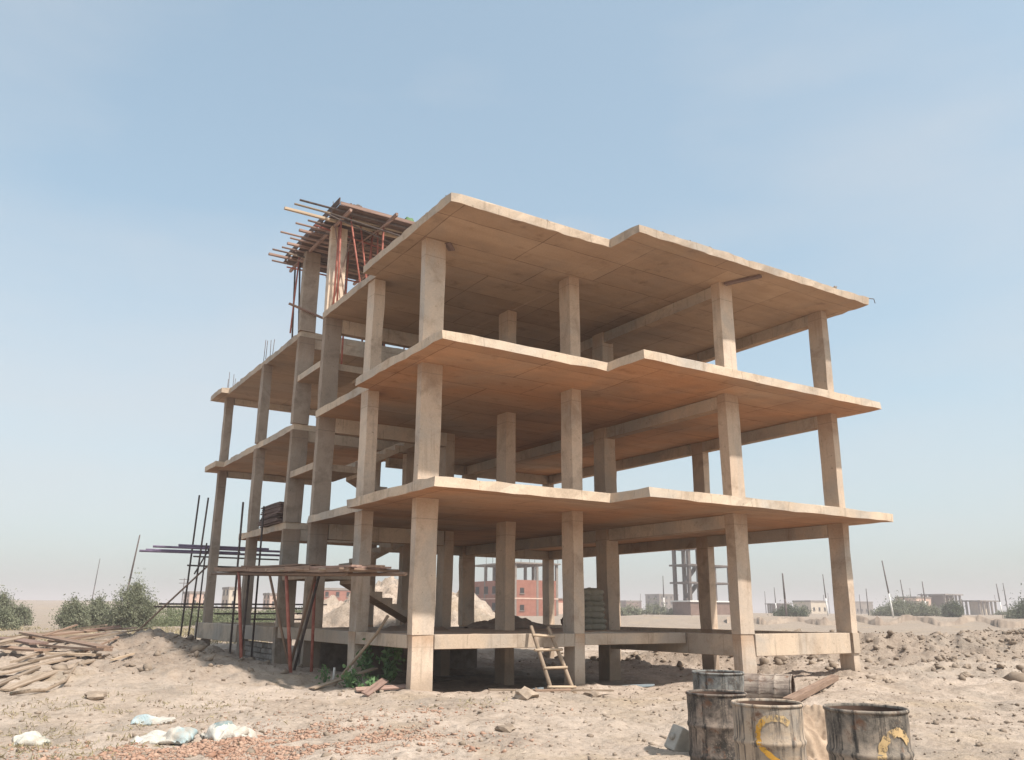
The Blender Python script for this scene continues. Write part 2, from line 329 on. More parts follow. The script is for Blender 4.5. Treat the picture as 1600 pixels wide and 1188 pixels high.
def board(name, p0, p1, w, t, material, parent=None, roll=0.0, warp=0.0):
    m, L = frame(p0, p1, roll)
    ns = 4
    v = []; f = []
    for i in range(ns+1):
        s = i/ns; dz = warp*math.sin(math.pi*s); e = rnd.uniform(-0.03, 0.03)*w
        for (yy, zz) in ((-w/2, -t/2), (w/2, -t/2), (w/2, t/2), (-w/2, t/2)):
            v.append((s*L, yy+e, zz+dz))
    for i in range(ns):
        a = i*4
        for k in range(4): f.append((a+k, a+(k+1) % 4, a+4+(k+1) % 4, a+4+k))
    f.append((3, 2, 1, 0)); a = ns*4; f.append((a, a+1, a+2, a+3))
    o = link(name, mesh(name, v, f), material, parent)
    if parent is not None: m = Matrix.Translation(-parent.location) @ m
    o.matrix_local = m
    return o
def pole(name, pts, r, material, parent=None, n=8, r1=None):
    """round pole through pts; local x along the first to last point"""
    m, L = frame(pts[0], pts[-1]); mi = m.inverted()
    P = [mi @ Vector(q) for q in pts]
    v = []; f = []
    for i, q in enumerate(P):
        s = i/(len(P)-1); rr = r+(r1-r)*s if r1 else r
        for k in range(n):
            a = 2*math.pi*k/n; v.append((q.x, q.y+rr*math.cos(a), q.z+rr*math.sin(a)))
    for i in range(len(P)-1):
        for k in range(n): f.append((i*n+k, i*n+(k+1) % n, (i+1)*n+(k+1) % n, (i+1)*n+k))
    f.append(tuple(range(n))[::-1]); f.append(tuple((len(P)-1)*n+k for k in range(n)))
    me = mesh(name, v, f)
    for q in me.polygons: q.use_smooth = len(q.vertices) == 4
    o = link(name, me, material, parent)
    if parent is not None: m = Matrix.Translation(-parent.location) @ m
    o.matrix_local = m
    return o

# ------------------------------------------------------------------ terrain
def hash2(i, j, s):
    with np.errstate(over='ignore'):
        h = (i.astype(np.int64)*374761393 + j.astype(np.int64)*668265263 + s*1274126177) & 0x7fffffff
        h = ((h ^ (h >> 13))*1274126177) & 0x7fffffff
        h = h ^ (h >> 16)
    return (h & 0xffff)/65535.0
def vnoise(x, y, s):
    i = np.floor(x); j = np.floor(y); u = x-i; w = y-j
    u = u*u*u*(u*(u*6-15)+10); w = w*w*w*(w*(w*6-15)+10); i = i.astype(np.int64); j = j.astype(np.int64)
    a = hash2(i, j, s); b = hash2(i+1, j, s); c = hash2(i, j+1, s); d = hash2(i+1, j+1, s)
    return (a*(1-u)+b*u)*(1-w)+(c*(1-u)+d*u)*w-0.5
def fbm(x, y, s, o=3):
    t = 0; a = 1.0
    for k in range(o):
        c, sn = math.cos(0.7*k+0.3), math.sin(0.7*k+0.3)
        t = t+a*vnoise((c*x-sn*y)*2**k, (sn*x+c*y)*2**k, s+k*17); a *= 0.5
    return t
def ss(e0, e1, x):
    t = np.clip((x-e0)/(e1-e0), 0, 1); return t*t*(3-2*t)
def gau(x, y, cx, cy, sx, sy, a=0.0):
    c, s = math.cos(a), math.sin(a); u = (x-cx)*c+(y-cy)*s; w = -(x-cx)*s+(y-cy)*c
    return np.exp(-0.5*((u/sx)**2+(w/sy)**2))
def H(x, y):
    x = np.asarray(x, float); y = np.asarray(y, float)
    r = np.hypot(x-CAM.x, y-CAM.y)
    az = np.arctan2(x-CAM.x, y-CAM.y)
    z = np.minimum(0.0082*np.maximum(0, r-24), 1.3+0.0008*r)
    z = z+3.6*ss(0.33, 0.12, az)*ss(-1.2, -0.7, az)*ss(150, 460, r)
    near = ss(160, 30, r)
    left = (0.60*gau(x, y, -2.3, 14.6, 1.5, 3.2, 0.1)+0.20*gau(x, y, -2.6, 8.2, 1.3, 2.2))*ss(-0.1, -1.1, x)+0.30*gau(x, y, -5.6, 13.5, 2.6, 5.0)+0.22*gau(x, y, -4.2, 5.5, 2.4, 1.8)
    right = 0.60*gau(x, y, 19.2, 1.8, 6.5, 1.5, -0.62)+0.46*gau(x, y, 24.5, -2.6, 5.0, 2.0, -0.6)+0.22*gau(x, y, 15.0, -3.0, 3.5, 2.2)+0.25*gau(x, y, 14.8, 3.0, 1.6, 2.6)
    berm = 0.7*np.exp(-0.5*((r-92-6*fbm(x/25, y/25, 71))/2.6)**2)*ss(0.55, 0.75, az)
    rough = np.clip(0.25+1.5*right/0.5+1.0*left/0.5, 0, 1.9)*near+0.12
    inside = ss(-0.25, 0.6, y)*ss(12.8, 11.5, y)*ss(0.2, 0.9, x)*ss(13.2, 11.8, x)
    z = z+left+right+berm
    z = z+near*(0.16*fbm(x/5.5, y/5.5, 3)+0.085*fbm(x/1.5, y/1.5, 5))*(1-0.6*inside)
    lump = fbm(x/0.55, y/0.55, 9, 3)
    z = z+rough*(0.17*lump+0.10*np.abs(fbm(x/0.28, y/0.28, 31, 2)))*near
    z = z+near*(0.022*fbm(x/0.13, y/0.13, 23, 2)+0.03*np.abs(fbm(x/0.42, y/0.42, 29, 2)))
    z = z+ss(60, 200, r)*0.35*fbm(x/22, y/22, 41)
    z = z-0.24*inside
    for (cx_, cy_) in ((0.25, 0.1), (4.28, 0.2), (7.83, -1.7), (11.7, -1.7), (0.15, 3.15), (0.25, 6.55), (0.2, 8.75), (0.1, 12.5)):
        z = z+0.045*gau(x, y, cx_-0.05, cy_-0.1, 0.55, 0.4)
    return z
def hz(x, y): return float(H(np.array([x]), np.array([y]))[0])

def build_ground():
    f0 = -YAW
    fine = np.arange(-36, 36.01, 0.125); coarse = np.arange(40, 321, 4.0)
    ang = np.radians(np.concatenate([fine, coarse]))+f0
    rad = np.concatenate([np.linspace(0.4, 3.6, 9), 4*np.exp(np.arange(0, math.log(15), 0.0072)), 60*np.exp(np.arange(0.01, math.log(70), 0.03))])
    A, Rr = np.meshgrid(ang, rad); na, nrr = len(ang), len(rad)
    X = CAM.x+Rr*np.sin(A); Y = CAM.y+Rr*np.cos(A); Z = H(X, Y)
    V = np.stack([X, Y, Z], -1).reshape(-1, 3)
    i, j = np.meshgrid(np.arange(nrr-1), np.arange(na), indexing='ij'); j2 = (j+1) % na
    F = np.stack([i*na+j, (i+1)*na+j, (i+1)*na+j2, i*na+j2], -1).reshape(-1, 4)
    me = bpy.data.meshes.new('ground')
    c = len(V); V = np.vstack([V, [[CAM.x, CAM.y, hz(CAM.x, CAM.y)]]])
    me.vertices.add(len(V)); me.vertices.foreach_set('co', V.ravel())
    tri = np.stack([np.full(na, c), np.arange(na), (np.arange(na)+1) % na], -1)
    loops = np.concatenate([F.ravel(), tri.ravel()])
    me.loops.add(len(loops)); me.loops.foreach_set('vertex_index', loops)
    nf = len(F); me.polygons.add(nf+na)
    me.polygons.foreach_set('loop_start', np.concatenate([np.arange(nf)*4, nf*4+np.arange(na)*3]))
    me.polygons.foreach_set('loop_total', np.concatenate([np.full(nf, 4), np.full(na, 3)]))
    me.polygons.foreach_set('use_smooth', np.ones(nf+na, bool))
    me.update(calc_edges=True); me.validate()
    # orientation upward
    if me.polygons[100].normal.z < 0: me.flip_normals()
    xs, ys = V[:, 0], V[:, 1]
    dug = np.clip(1.7*(gau(xs, ys, 19.2, 1.8, 7, 1.9, -0.62)+gau(xs, ys, 25.0, -2.6, 5.5, 2.2, -0.6)+0.6*gau(xs, ys, 14.8, 3.0, 1.8, 3.0)+0.9*gau(xs, ys, -2.2, 13.5, 2.0, 4.0)+0.5*gau(xs, ys, -3.2, 6.5, 2.0, 1.5))+0.5*fbm(xs/1.8, ys/1.8, 61, 3)-0.15, 0, 1)  # left mound terms also deepen the shadowed ground through its colour
    at = me.attributes.new('dug', 'FLOAT', 'POINT'); at.data.foreach_set('value', dug.astype(np.float32))
    o = link('ground', me, 'soil'); o['kind'] = 'structure'
build_ground()

# ------------------------------------------------------------------ the concrete frame
Z0, Z1, Z2, Z3 = 1.11, 4.11, 7.12, 10.12
T = 0.20
XG, YH, XD = 3.9, -2.95, 12.34
X2, X3, X4 = 4.13, 7.60, 11.60
XR = [0.0, X2, X3, X4]
Y1, YA3, YA4, YA5, YA6, YB = 2.95, 6.45, 8.64, 12.37, 17.94, 11.6
house = empty('concrete_building', (0, 0, 0), 'bare three storey concrete frame with cantilevered slabs standing on open sandy ground', 'building')

def prism(name, poly, z0, z1, parent, jit=0.010, step=0.34, top_j=None, material='concrete'):
    pts = []
    for k in range(len(poly)):
        a = Vector(poly[k]); b = Vector(poly[(k+1) % len(poly)]); nseg = max(1, int((b-a).length/step))
        for s in range(nseg): pts.append(a+(b-a)*(s/nseg))
    n = len(pts); v = []; tj = jit if top_j is None else top_j
    for q in pts: v.append((q.x+rnd.gauss(0, jit), q.y+rnd.gauss(0, jit), z0+rnd.gauss(0, jit*0.8)))
    for q in pts: v.append((q.x+rnd.gauss(0, jit), q.y+rnd.gauss(0, jit), z1+rnd.gauss(0, tj)))
    f = [tuple(range(n))[::-1], tuple(range(n, 2*n))]
    for k in range(n): f.append((k, (k+1) % n, n+(k+1) % n, n+k))
    return link(name, mesh(name, v, f), material, parent)
def slab_outline(xa, ya, wing_y, jog):
    p = [(xa, ya), (XG, ya), (XG, YH), (XD, YH), (XD, 12.3), (4.65, 12.3), (4.65, wing_y)]
    p += [(-0.30, wing_y), (-0.30, wing_y-1.75), (0.02, wing_y-1.75)] if jog else [(-0.03, wing_y)]
    p += [(0.0, YA4+0.05), (4.0, YA4+0.05), (4.0, 6.72), (-0.03, 6.72), (-0.03, 2.8), (xa, 2.8)]
    return p
prism('floor_slab', slab_outline(-0.47, -1.70, 13.75, False), Z1-T, Z1, house, material='stain_bounce_concrete')
prism('floor_slab', slab_outline(-0.42, -1.72, 18.75, True), Z2-T, Z2, house, material='stain_bounce_concrete')
prism('roof_slab', slab_outline(-0.40, -1.92, 19.0, True), Z3-T, Z3, house, jit=0.009, top_j=0.013, step=0.22)
prism('ground_slab', [(0.26, 0.27), (X3-0.02, 0.27), (X3-0.02, 8.2), (4.4, 8.2), (4.4, YA4-0.1), (0.26, YA4-0.1)], Z0-0.14, Z0-0.005, house)

def column(x0, y0, w, d, z0, z1):
    j = lambda s=0.012: rnd.gauss(0, s)
    ax, ay = j(), j(); v = []; f = []
    ns = max(2, int((z1-z0)/0.7))
    for i in range(ns+1):
        z = z0+(z1-z0)*i/ns
        for (a, b) in ((0, 0), (w, 0), (w, d), (0, d)):
            v.append((x0+a+ax*i/ns+j(0.007), y0+b+ay*i/ns+j(0.007), z))
    for i in range(ns):
        for k in range(4): f.append((i*4+k, i*4+(k+1) % 4, i*4+4+(k+1) % 4, i*4+4+k))
    f.append((3, 2, 1, 0)); f.append(tuple(ns*4+k for k in range(4)))
    me = mesh('column', v, f)
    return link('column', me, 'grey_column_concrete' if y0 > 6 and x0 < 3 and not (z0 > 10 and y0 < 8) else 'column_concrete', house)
levels = [(Z0, Z1-T), (Z1, Z2-T), (Z2, Z3-T)]
cols = [  # x, y, width, depth, base, storeys
    (0, 0, 0.515, 0.22, -0.3, (0, 1, 2)), (X2, 0, 0.30, 0.45, -0.5, (0, 1, 2)), (X3, -1.83, 0.46, 0.30, -0.3, (0, 1, 2)), (X4, -1.90, 0.25, 0.46, -0.2, (0, 1, 2)),
    (0, Y1, 0.30, 0.42, -0.3, (0, 1, 2)), (X2, Y1+0.05, 0.30, 0.5, -0.5, (0, 1, 2)), (X3, Y1+0.1, 0.42, 0.5, -0.5, (0, 1, 2)), (X4, Y1+0.05, 0.25, 0.5, -0.4, (0, 1, 2)),
    (-0.01, YA3, 0.5, 0.22, -0.2, (0, 1, 2)), (-0.06, YA4, 0.5, 0.22, -0.2, (0, 1, 2)), (X2, YA3, 0.3, 0.45, -0.5, (0, 1, 2)), (X2-0.25, YA4+0.1, 0.5, 0.3, -0.5, (0, 1, 2)),
    (X3, YA4+0.1, 0.25, 0.4, -0.5, (0, 1, 2)), (X4, 7.6, 0.25, 0.45, -0.5, (0, 1, 2)),
    (-0.05, YA5, 0.30, 0.32, 0.0, (0, 1, 2)), (0.10, YA6, 0.30, 0.32, 0.0, (0, 1, 2)), (X2, YA5-0.3, 0.3, 0.3, -0.3, (0, 1, 2)), (X2, YA6, 0.3, 0.3, 0.0, (0, 1, 2)),
    (X3, YB-0.2, 0.5, 0.3, -0.4, (0, 1, 2)), (X4, YB, 0.25, 0.45, -0.3, (0, 1, 2))]
for (x, y, w, d, zb, st) in cols:
    column(x+0.01, y+0.01, w-0.02, d-0.02, zb, Z0-0.004 if True else 0)
    for s in st:
        a, b = levels[s]
        if y > 13 and s == 0: b = Z2-T
        if y > 13 and s == 1: continue
        column(x, y, w, d, a, b)
# stair tower above the roof
column(-0.01, YA3, 0.5, 0.22, Z3, 12.84)
column(-0.06, YA4, 0.5, 0.22, Z3, 12.84)
column(X2-0.2, YA3, 0.4, 0.25, Z3, 12.84)
column(X2-0.2, YA4+0.1, 0.4, 0.25, Z3, 12.84)
# the two stair columns run through the open stair bay edge beside the slabs
def beam(b): return box('beam', b, 'concrete', house, 0.008)
g = 0.004
# plinth beams
beam((0.515+g, X2-g, 0.0-0.015, 0.24, Z0-0.29, Z0)); beam((X2+0.30+g, X3-g, 0.0, 0.24, Z0-0.26, Z0-0.003))
beam((X3+0.46+g, X4-g, -1.84, -1.60, Z0-0.50, Z0+0.002)); beam((X4-g*2+0.012, X4+0.262, -1.915, -1.902, Z0-0.5, Z0+0.003))
beam((X3+0.05, X3+0.30, -1.53+g, Y1+0.1-g, Z0-0.50, Z0-0.006))
beam((X4, X4+0.24, -1.44+g, Y1+0.05-g, Z0-0.45, Z0)); beam((X4, X4+0.24, Y1+0.55+g, 7.6-g, Z0-0.4, Z0)); beam((X4, X4+0.24, 8.05+g, YB-g, Z0-0.4, Z0))
beam((0.0, 0.25, 0.22+g, Y1-g, Z0-0.27, Z0)); beam((0.0, 0.25, Y1+0.42+g, YA3-g, Z0-0.30, Z0)); beam((-0.02, 0.25, YA3+0.22+g, YA4-g, Z0-0.30, Z0))
beam((-0.06, 0.20, YA4+0.22+g, YA5-g, Z0-0.42, Z0)); beam((-0.10, 0.20, YA5+0.32+g, 18.5, Z0-0.55, Z0))
beam((0.4+g, X2-g, 18.0, 18.25, Z0-0.5, Z0)); beam((X3+0.02, X3+0.27, Y1+0.6+g, 8.6, Z0-0.4, Z0-0.006))
beam((X2+0.02, X2+0.27, 0.45+g, Y1+0.05-g, Z0-0.3, Z0-0.145))
box('plinth_wall', (0.55, X2-0.3, YA4-0.33, YA4-0.12, -0.4, Z0-0.16), 'stone', house)
box('plinth_wall', (X2+0.35, 6.4, 8.25, 8.45, -0.4, Z0-0.02), 'stone', house)
# soffit beams
for k, z in enumerate((Z1, Z2, Z3)):
    zt = z-T-0.002; zb = zt-0.33
    beam((X3+0.08, X3+0.36, -1.53+g, Y1+0.1-g, zb, zt)); beam((X3+0.08, X3+0.36, Y1+0.6+g, YA4+0.1-g, zb, zt)); beam((X3+0.08, X3+0.36, YA4+0.5+g, YB-0.2-g, zb, zt))
    beam((X4+0.0, X4+0.25, -1.44+g, Y1+0.05-g, zb, zt)); beam((X4, X4+0.25, Y1+0.55+g, 7.6-g, zb, zt)); beam((X4, X4+0.25, 8.05+g, YB-g, zb, zt))
    beam((X3+0.5+g, X4-g, YB+0.02, YB+0.27, zb, zt)); beam((X2+0.3+g, X3-g, YB-0.15, YB+0.10, zb, zt))
    beam((0.5+g, X2-g, YA3+0.0, YA3+0.22, zb-0.1, zt)); beam((0.45+g, X2-0.26, YA4+0.06, YA4+0.25, zb, zt))
    if k: beam((0.44, X2-g, 18.0, 18.24, zb+0.1, zt))
# stairs
def flight(xa, za, xb, zb, y0, y1):
    n = 9; v2 = []
    for i in range(n):
        x = xa+(xb-xa)*i/(n-1); z = za+(zb-za)*(i)/(n)
        z2 = za+(zb-za)*(i+1)/n
        v2 += [(x, z), (x, z2)]
    L = math.hypot(xb-xa, zb-za)
    v2 += [(xb, zb-0.30), (xa, za-0.14)]
    n2 = len(v2); v = [(x, y0, z) for x, z in v2]+[(x, y1, z) for x, z in v2]
    f = [tuple(range(n2)), tuple(range(n2, 2*n2))[::-1]]+[(k, n2+k, n2+(k+1) % n2, (k+1) % n2) for k in range(n2)]
    link('stair_flight', mesh('stair_flight', v, f), 'concrete', house)
for k, (a, b) in enumerate(((Z0, Z1), (Z1, Z2), (Z2, Z3))):
    mid = (a+b)/2
    box('stair_landing', (-0.02, 1.35, YA3+0.225, YA4-0.005, mid-0.20, mid), 'concrete', house, 0.006)
    flight(3.95, a, 1.36, mid, 6.74, 7.60)
    flight(1.36, mid, 3.95, b, 7.75, 8.60)
board('leftover_form_board', (0.53, -0.05, Z3-T-0.022), (0.80, 0.25, Z3-T-0.022), 0.16, 0.03, 'form_board', house)
board('leftover_form_board', (X3+0.2, -1.86, Z3-T-0.03), (X3+0.55, -2.75, Z3-T-0.03), 0.14, 0.05, 'form_board', house)
# starter bars
def bars(x, y, w, d, z, h, n=4):
    for (a, b) in ((0.04, 0.04), (w-0.04, 0.04), (0.04, d-0.04), (w-0.04, d-0.04))[:n]:
        hh = h*rnd.uniform(0.75, 1.1)
        pole('starter_bar', [(x+a, y+b, z-0.01), (x+a+rnd.gauss(0, 0.02), y+b+rnd.gauss(0, 0.02), z+hh)], 0.011, 'rebar_steel', house, 5)
for (x, y, w, d, h) in ((0, 0, 0.5, 0.25, 0.35), (0, Y1, 0.3, 0.42, 0.4), (-0.05, YA5, 0.3, 0.32, 0.75), (0.10, YA6, 0.3, 0.32, 0.8), (X2, 0, 0.3, 0.45, 0.12), (X4, -1.9, 0.25, 0.46, 0.08)): bars(x, y, w, d, Z3, h)
bars(-0.01, YA3, 0.5, 0.22, 12.84, 0.95)
pole('starter_bar', [(XD-0.3, YH+0.05, Z3-0.03), (XD+0.22, YH-0.02, Z3+0.02), (XD+0.26, YH-0.02, Z3-0.1)], 0.012, 'rebar_steel', house, 5)

# ------------------------------------------------------------------ formwork on the stair tower
fwk = empty('stair_tower_formwork', (-0.2, 5.35, Z3), 'timber formwork deck on red props crowning the stair tower above the roof', 'formwork')
FZ = 13.0
y = 5.36
while y < 10.35:
    w = rnd.choice((0.16, 0.2, 0.24)); x1 = 4.4+rnd.uniform(-0.2, 0.2)
    board('deck_board', (-0.22+rnd.uniform(-0.08, 0.05), y+w/2, FZ+rnd.uniform(0, 0.012)), (x1, y+w/2, FZ+rnd.uniform(0, 0.012)), w-0.008, 0.028, 'form_board', fwk); y += w
for i in range(13):
    yy = 5.5+i*0.39+rnd.uniform(-0.06, 0.06); ex = rnd.choice((0.55, 0.75, 0.95, 1.2, 0.5))
    if i == 2: ex = 1.35
    mt = rnd.choice(('form_wood', 'form_wood', 'dark_pole', 'old_wood'))
    if i in (0,): mt = 'dark_pole'; ex = 1.15
    p0 = (-0.2-ex, yy, FZ-0.075+rnd.uniform(-0.01, 0.01)); p1 = (4.3, yy+rnd.uniform(-0.05, 0.05), FZ-0.075)
    if i % 3 == 2: board('joist', p0, p1, 0.09, 0.07, 'form_wood' if i != 2 else 'fresh_wood', fwk)
    else: pole('joist', [p0, p1], 0.032, mt, fwk, 7)
for x, y0, y1 in ((0.06, 5.15, 10.6), (1.30, 4.65, 10.4), (2.35, 4.75, 10.5), (3.35, 4.9, 10.3), (4.2, 5.2, 10.3)):
    board('stringer', (x, y0, FZ-0.165), (x, y1, FZ-0.165), 0.075, 0.09, 'form_wood', fwk)
board('side_form', (-0.2, 5.33, FZ+0.065), (4.45, 5.33, FZ+0.05), 0.03, 0.10, 'form_wood', fwk)
board('side_form', (-0.24, 5.3, FZ+0.12), (-0.24, 10.3, FZ+0.12), 0.03, 0.20, 'form_board', fwk)
board('side_form', (0.0, 10.32, FZ+0.12), (4.4, 10.32, FZ+0.12), 0.03, 0.20, 'form_board', fwk)
for x, yy in ((0.06, 5.9), (0.16, 6.3), (1.30, 5.6), (1.30, 6.5), (2.35, 5.5), (2.35, 6.4), (3.35, 5.6), (3.35, 6.4), (0.06, 9.6), (0.10, 10.2), (1.30, 9.3), (1.30, 10.1), (2.35, 9.2), (3.35, 9.8), (4.2, 5.7), (4.2, 9.7)):
    pole('prop', [(x+rnd.gauss(0, 0.07), yy+rnd.gauss(0, 0.05), Z3+0.005), (x, yy, FZ-0.212)], 0.03, 'red_primer' if yy < 9.5 else 'dark_pole', fwk, 7)
for x, yy in ((0.5, 7.1), (1.1, 7.9), (0.7, 8.4)):
    pole('prop', [(x, yy, (Z2+Z3)/2+0.003), (x, yy, FZ-0.115)], 0.03, 'red_primer', fwk, 7)
pole('brace', [(0.1, 6.36, Z3+0.02), (0.62, 6.36, FZ-0.2)], 0.02, 'form_wood', fwk, 6); pole('brace', [(0.55, 6.33, Z3+0.02), (0.02, 6.30, FZ-0.2)], 0.02, 'form_wood', fwk, 6)
for k in range(16):
    x = rnd.uniform(-0.1, 4.0); yy = rnd.choice((rnd.uniform(5.5, 6.4), rnd.uniform(9.0, 10.2), rnd.uniform(5.5, 6.4)))
    pole('prop', [(x+rnd.gauss(0, 0.22), yy+rnd.gauss(0, 0.15), Z3+0.01), (x, yy, FZ-0.12)], 0.027, rnd.choice(('red_primer', 'red_primer', 'form_wood')), fwk, 6)
for k in range(9):
    yy = rnd.uniform(5.2, 10.2); zz = FZ-rnd.uniform(0.25, 0.5); x = -rnd.uniform(0.15, 0.6)
    pole('loose_pole', [(x, yy, zz+rnd.uniform(-0.05, 0.15)), (rnd.uniform(1.5, 3.6), yy+rnd.uniform(-0.8, 0.8), zz+rnd.uniform(-0.1, 0.12))], 0.026, rnd.choice(('form_wood', 'dark_pole', 'old_wood', 'red_primer')), fwk, 6)
for k in range(5):
    x = rnd.uniform(-0.2, 3.6); pole('loose_pole', [(x, 4.7+rnd.uniform(0, 0.4), FZ-0.3+rnd.uniform(-0.05, 0.1)), (x+rnd.uniform(-0.5, 0.5), 8.2+rnd.uniform(-1, 2), FZ-0.32+rnd.uniform(-0.15, 0.08))], 0.026, 'form_wood', fwk, 6)
board('clamp_board', (-0.5, YA4-0.06, 10.9), (0.62, YA4-0.1, 10.62), 0.09, 0.05, 'form_wood', fwk)
# ------------------------------------------------------------------ soft bodies
def pillow(name, L, W, Hh, material, seed, wr=0.03, parent=None, nx=14, ny=10, sq=3.2, crease=0.0):
    r = np.random.RandomState(seed); v = []; f = []
    for s in (1, -1):
        for i in range(nx+1):
            for j in range(ny+1):
                a = -1+2*i/nx; b = -1+2*j/ny
                e = max(0, (1-abs(a)**sq))*max(0, (1-abs(b)**sq))
                v.append([a*L/2*(1-0.06*(abs(b)**4)), b*W/2*(1-0.06*(abs(a)**4)), s*Hh/2*e**0.42])
    V = np.array(v); nz = fbm(V[:, 0]*(3.5 if crease else 7)+seed*3.1, V[:, 1]*(3.5 if crease else 7)+V[:, 2]*4, seed, 2 if crease else 3)*wr*2
    V[:, 2] += nz*(0.5+np.abs(V[:, 2])/Hh); V[:, 0] += nz*0.3
    if crease:
        rd = np.abs(fbm(V[:, 0]*2.6+V[:, 1]*2+seed, V[:, 1]*5-V[:, 0]*1.5, seed+5, 2)); rd2 = np.abs(fbm(V[:, 0]*14+seed, V[:, 1]*11, seed+9, 2))
        V[:, 2] -= crease*(0.30-np.minimum(rd, 0.30))*1.6*(V[:, 2] > 0); V[:, 2] -= crease*0.15*(0.2-np.minimum(rd2, 0.2))*(V[:, 2] > 0)
        ang = fbm(V[:, 0]*2.5+seed, V[:, 1]*2.5, seed+2, 2)*0.35; V[:, 1] += ang*V[:, 0]; V[:, 0] += ang*V[:, 1]*0.8
    N = (nx+1)*(ny+1)
    for s in (0, 1):
        for i in range(nx):
            for j in range(ny):
                a = s*N+i*(ny+1)+j; q = (a, a+ny+1, a+ny+2, a+1)
                f.append(q if s == 0 else q[::-1])
    me = mesh(name, V, f, True)
    bm = bmesh.new(); bm.from_mesh(me); bmesh.ops.remove_doubles(bm, verts=bm.verts, dist=0.0008); bm.to_mesh(me); bm.free()
    return link(name, me, material, parent)
o = pillow('cloth_bundle', 0.55, 0.4, 0.3, 'dark_cloth', 5, 0.06); o.location = (0.35, 5.75, FZ+0.16); tag(o, 'small dark bundle lying on the formwork corner above the stair tower', 'bundle')
o = pillow('cloth_bundle', 0.3, 0.22, 0.26, 'weed_leaf', 8, 0.05); o.location = (2.1, 5.55, FZ+0.15); tag(o, 'little green bundle on the near edge of the tower formwork', 'bundle')

# ------------------------------------------------------------------ scaffold along the left side
sca = empty('scaffold_platform', (-0.8, 6, 0), 'rough plank scaffold platform on red props along the left side of the building', 'scaffold')
def pz(y): return 2.44+0.032*y
segs = ((0.2, 4.6), (3.6, 8.2), (7.2, 11.6))
for k, (a, b) in enumerate(segs):
    for j in range(4):
        x = -1.22+j*0.25+rnd.uniform(-0.03, 0.03); dz = 0.045*(k % 2)+rnd.uniform(0, 0.015)
        board('plank', (x, a+rnd.uniform(-0.35, 0.3), pz(a)+dz), (x+rnd.uniform(-0.06, 0.06), b+rnd.uniform(-0.3, 0.4), pz(b)+dz), 0.22, 0.038, rnd.choice(('form_wood', 'brown_wood', 'old_wood')), sca, warp=-0.02)
for (x, a, b, dz) in ((-1.33, 2.6, 8.4, -0.02), (-1.31, 0.3, 3.4, -0.04), (-1.34, 7.6, 11.2, 0.0)):
    board('edge_plank', (x, a, pz(a)+dz), (x, b, pz(b)+dz), 0.035, 0.11, 'brown_wood', sca, warp=-0.03)
for x in (-1.25, -0.36):
    pole('ledger', [(x, -0.35 if x > -1 else 0.6, pz(0)-0.14), (x+0.03, 6, pz(6)-0.15), (x-0.02, 11.7, pz(11.7)-0.14)], 0.042, 'brown_wood', sca, 8)
for yy in (0.5, 1.6, 3.0, 4.4, 5.8, 7.4, 9.0, 10.6):
    pole('putlog', [(-1.45+rnd.uniform(-0.1, 0.1), yy, pz(yy)-0.06), (-0.12, yy+rnd.uniform(-0.1, 0.1), pz(yy)-0.06)], 0.034, rnd.choice(('brown_wood', 'old_wood')), sca, 7)
for (bx, by, tx, ty, mm, rr) in ((-1.30, 7.5, -1.28, 8.6, 'red_primer', 0.045), (-0.97, 4.4, -1.18, 4.7, 'red_primer', 0.045), (-0.40, 4.6, -0.42, 4.75, 'red_primer', 0.04), (-0.75, 4.9, -0.50, 4.2, 'dark_pole', 0.035), (-0.50, 6.0, -0.45, 4.6, 'brown_wood', 0.04), (-0.45, 10.6, -0.4, 10.7, 'dark_pole', 0.035), (-0.6, 5.6, -1.15, 6.2, 'brown_wood', 0.035)):
    pole('prop', [(bx, by, hz(bx, by)-0.08), (tx, ty, pz(ty)-0.10)], rr, mm, sca, 8)
fs = empty('pole_scaffold', (-0.3, 18.7, 0.4), 'thin dark pole scaffold with long violet pipes at the far left end of the building', 'scaffold')
def fpole(p0, p1, r=0.035, m='dark_pole', nm='standard'): pole(nm, [p0, p1], r, m, fs, 7)
fpole((-0.52, 18.9, hz(-0.5, 18.9)-0.1), (-0.36, 18.9, 6.0)); fpole((-0.28, 18.7, hz(-0.3, 18.7)-0.1), (-0.05, 18.7, 5.9)); fpole((-0.25, 17.6, hz(-0.25, 17.6)-0.1), (0.02, 18.5, 4.1), 0.03)
fpole((-0.30, 12.45, hz(-0.3, 12.4)-0.1), (-0.28, 12.6, 5.08)); fpole((-0.30, 10.05, hz(-0.3, 10)-0.1), (-0.28, 10.15, 4.7), 0.03)
for z, xa, xb, yy, m in ((3.92, -1.9, 3.3, 18.72, 'violet_pipe'), (3.74, -2.35, 3.2, 18.8, 'violet_pipe'), (4.02, -0.95, 2.6, 18.86, 'violet_pipe'), (3.80, -2.1, 1.5, 18.96, 'violet_pipe'), (3.60, -0.4, 3.0, 18.65, 'dark_pole'), (3.25, -0.6, 2.4, 18.6, 'dark_pole'), (1.80, -1.45, 5.2, 18.7, 'dark_pole'), (1.70, -1.6, 4.6, 18.85, 'dark_pole'), (1.45, 0.6, 5.0, 18.6, 'dark_pole'), (1.25, 1.5, 4.9, 18.75, 'dark_pole')):
    pole('ledger', [(xa, yy, z-0.02), (xb, yy+rnd.uniform(-0.1, 0.1), z+rnd.uniform(-0.06, 0.03))], 0.045 if m == 'violet_pipe' else 0.032, m, fs, 7)
pole('raking_brace', [(-2.4, 18.5, hz(-2.4, 18.5)-0.05), (0.25, 18.45, 3.35)], 0.035, 'brown_wood', fs, 7)
pole('hanging_pole', [(-0.35, 18.4, 2.9), (0.15, 18.4, 3.95)], 0.03, 'dark_pole', fs, 7)
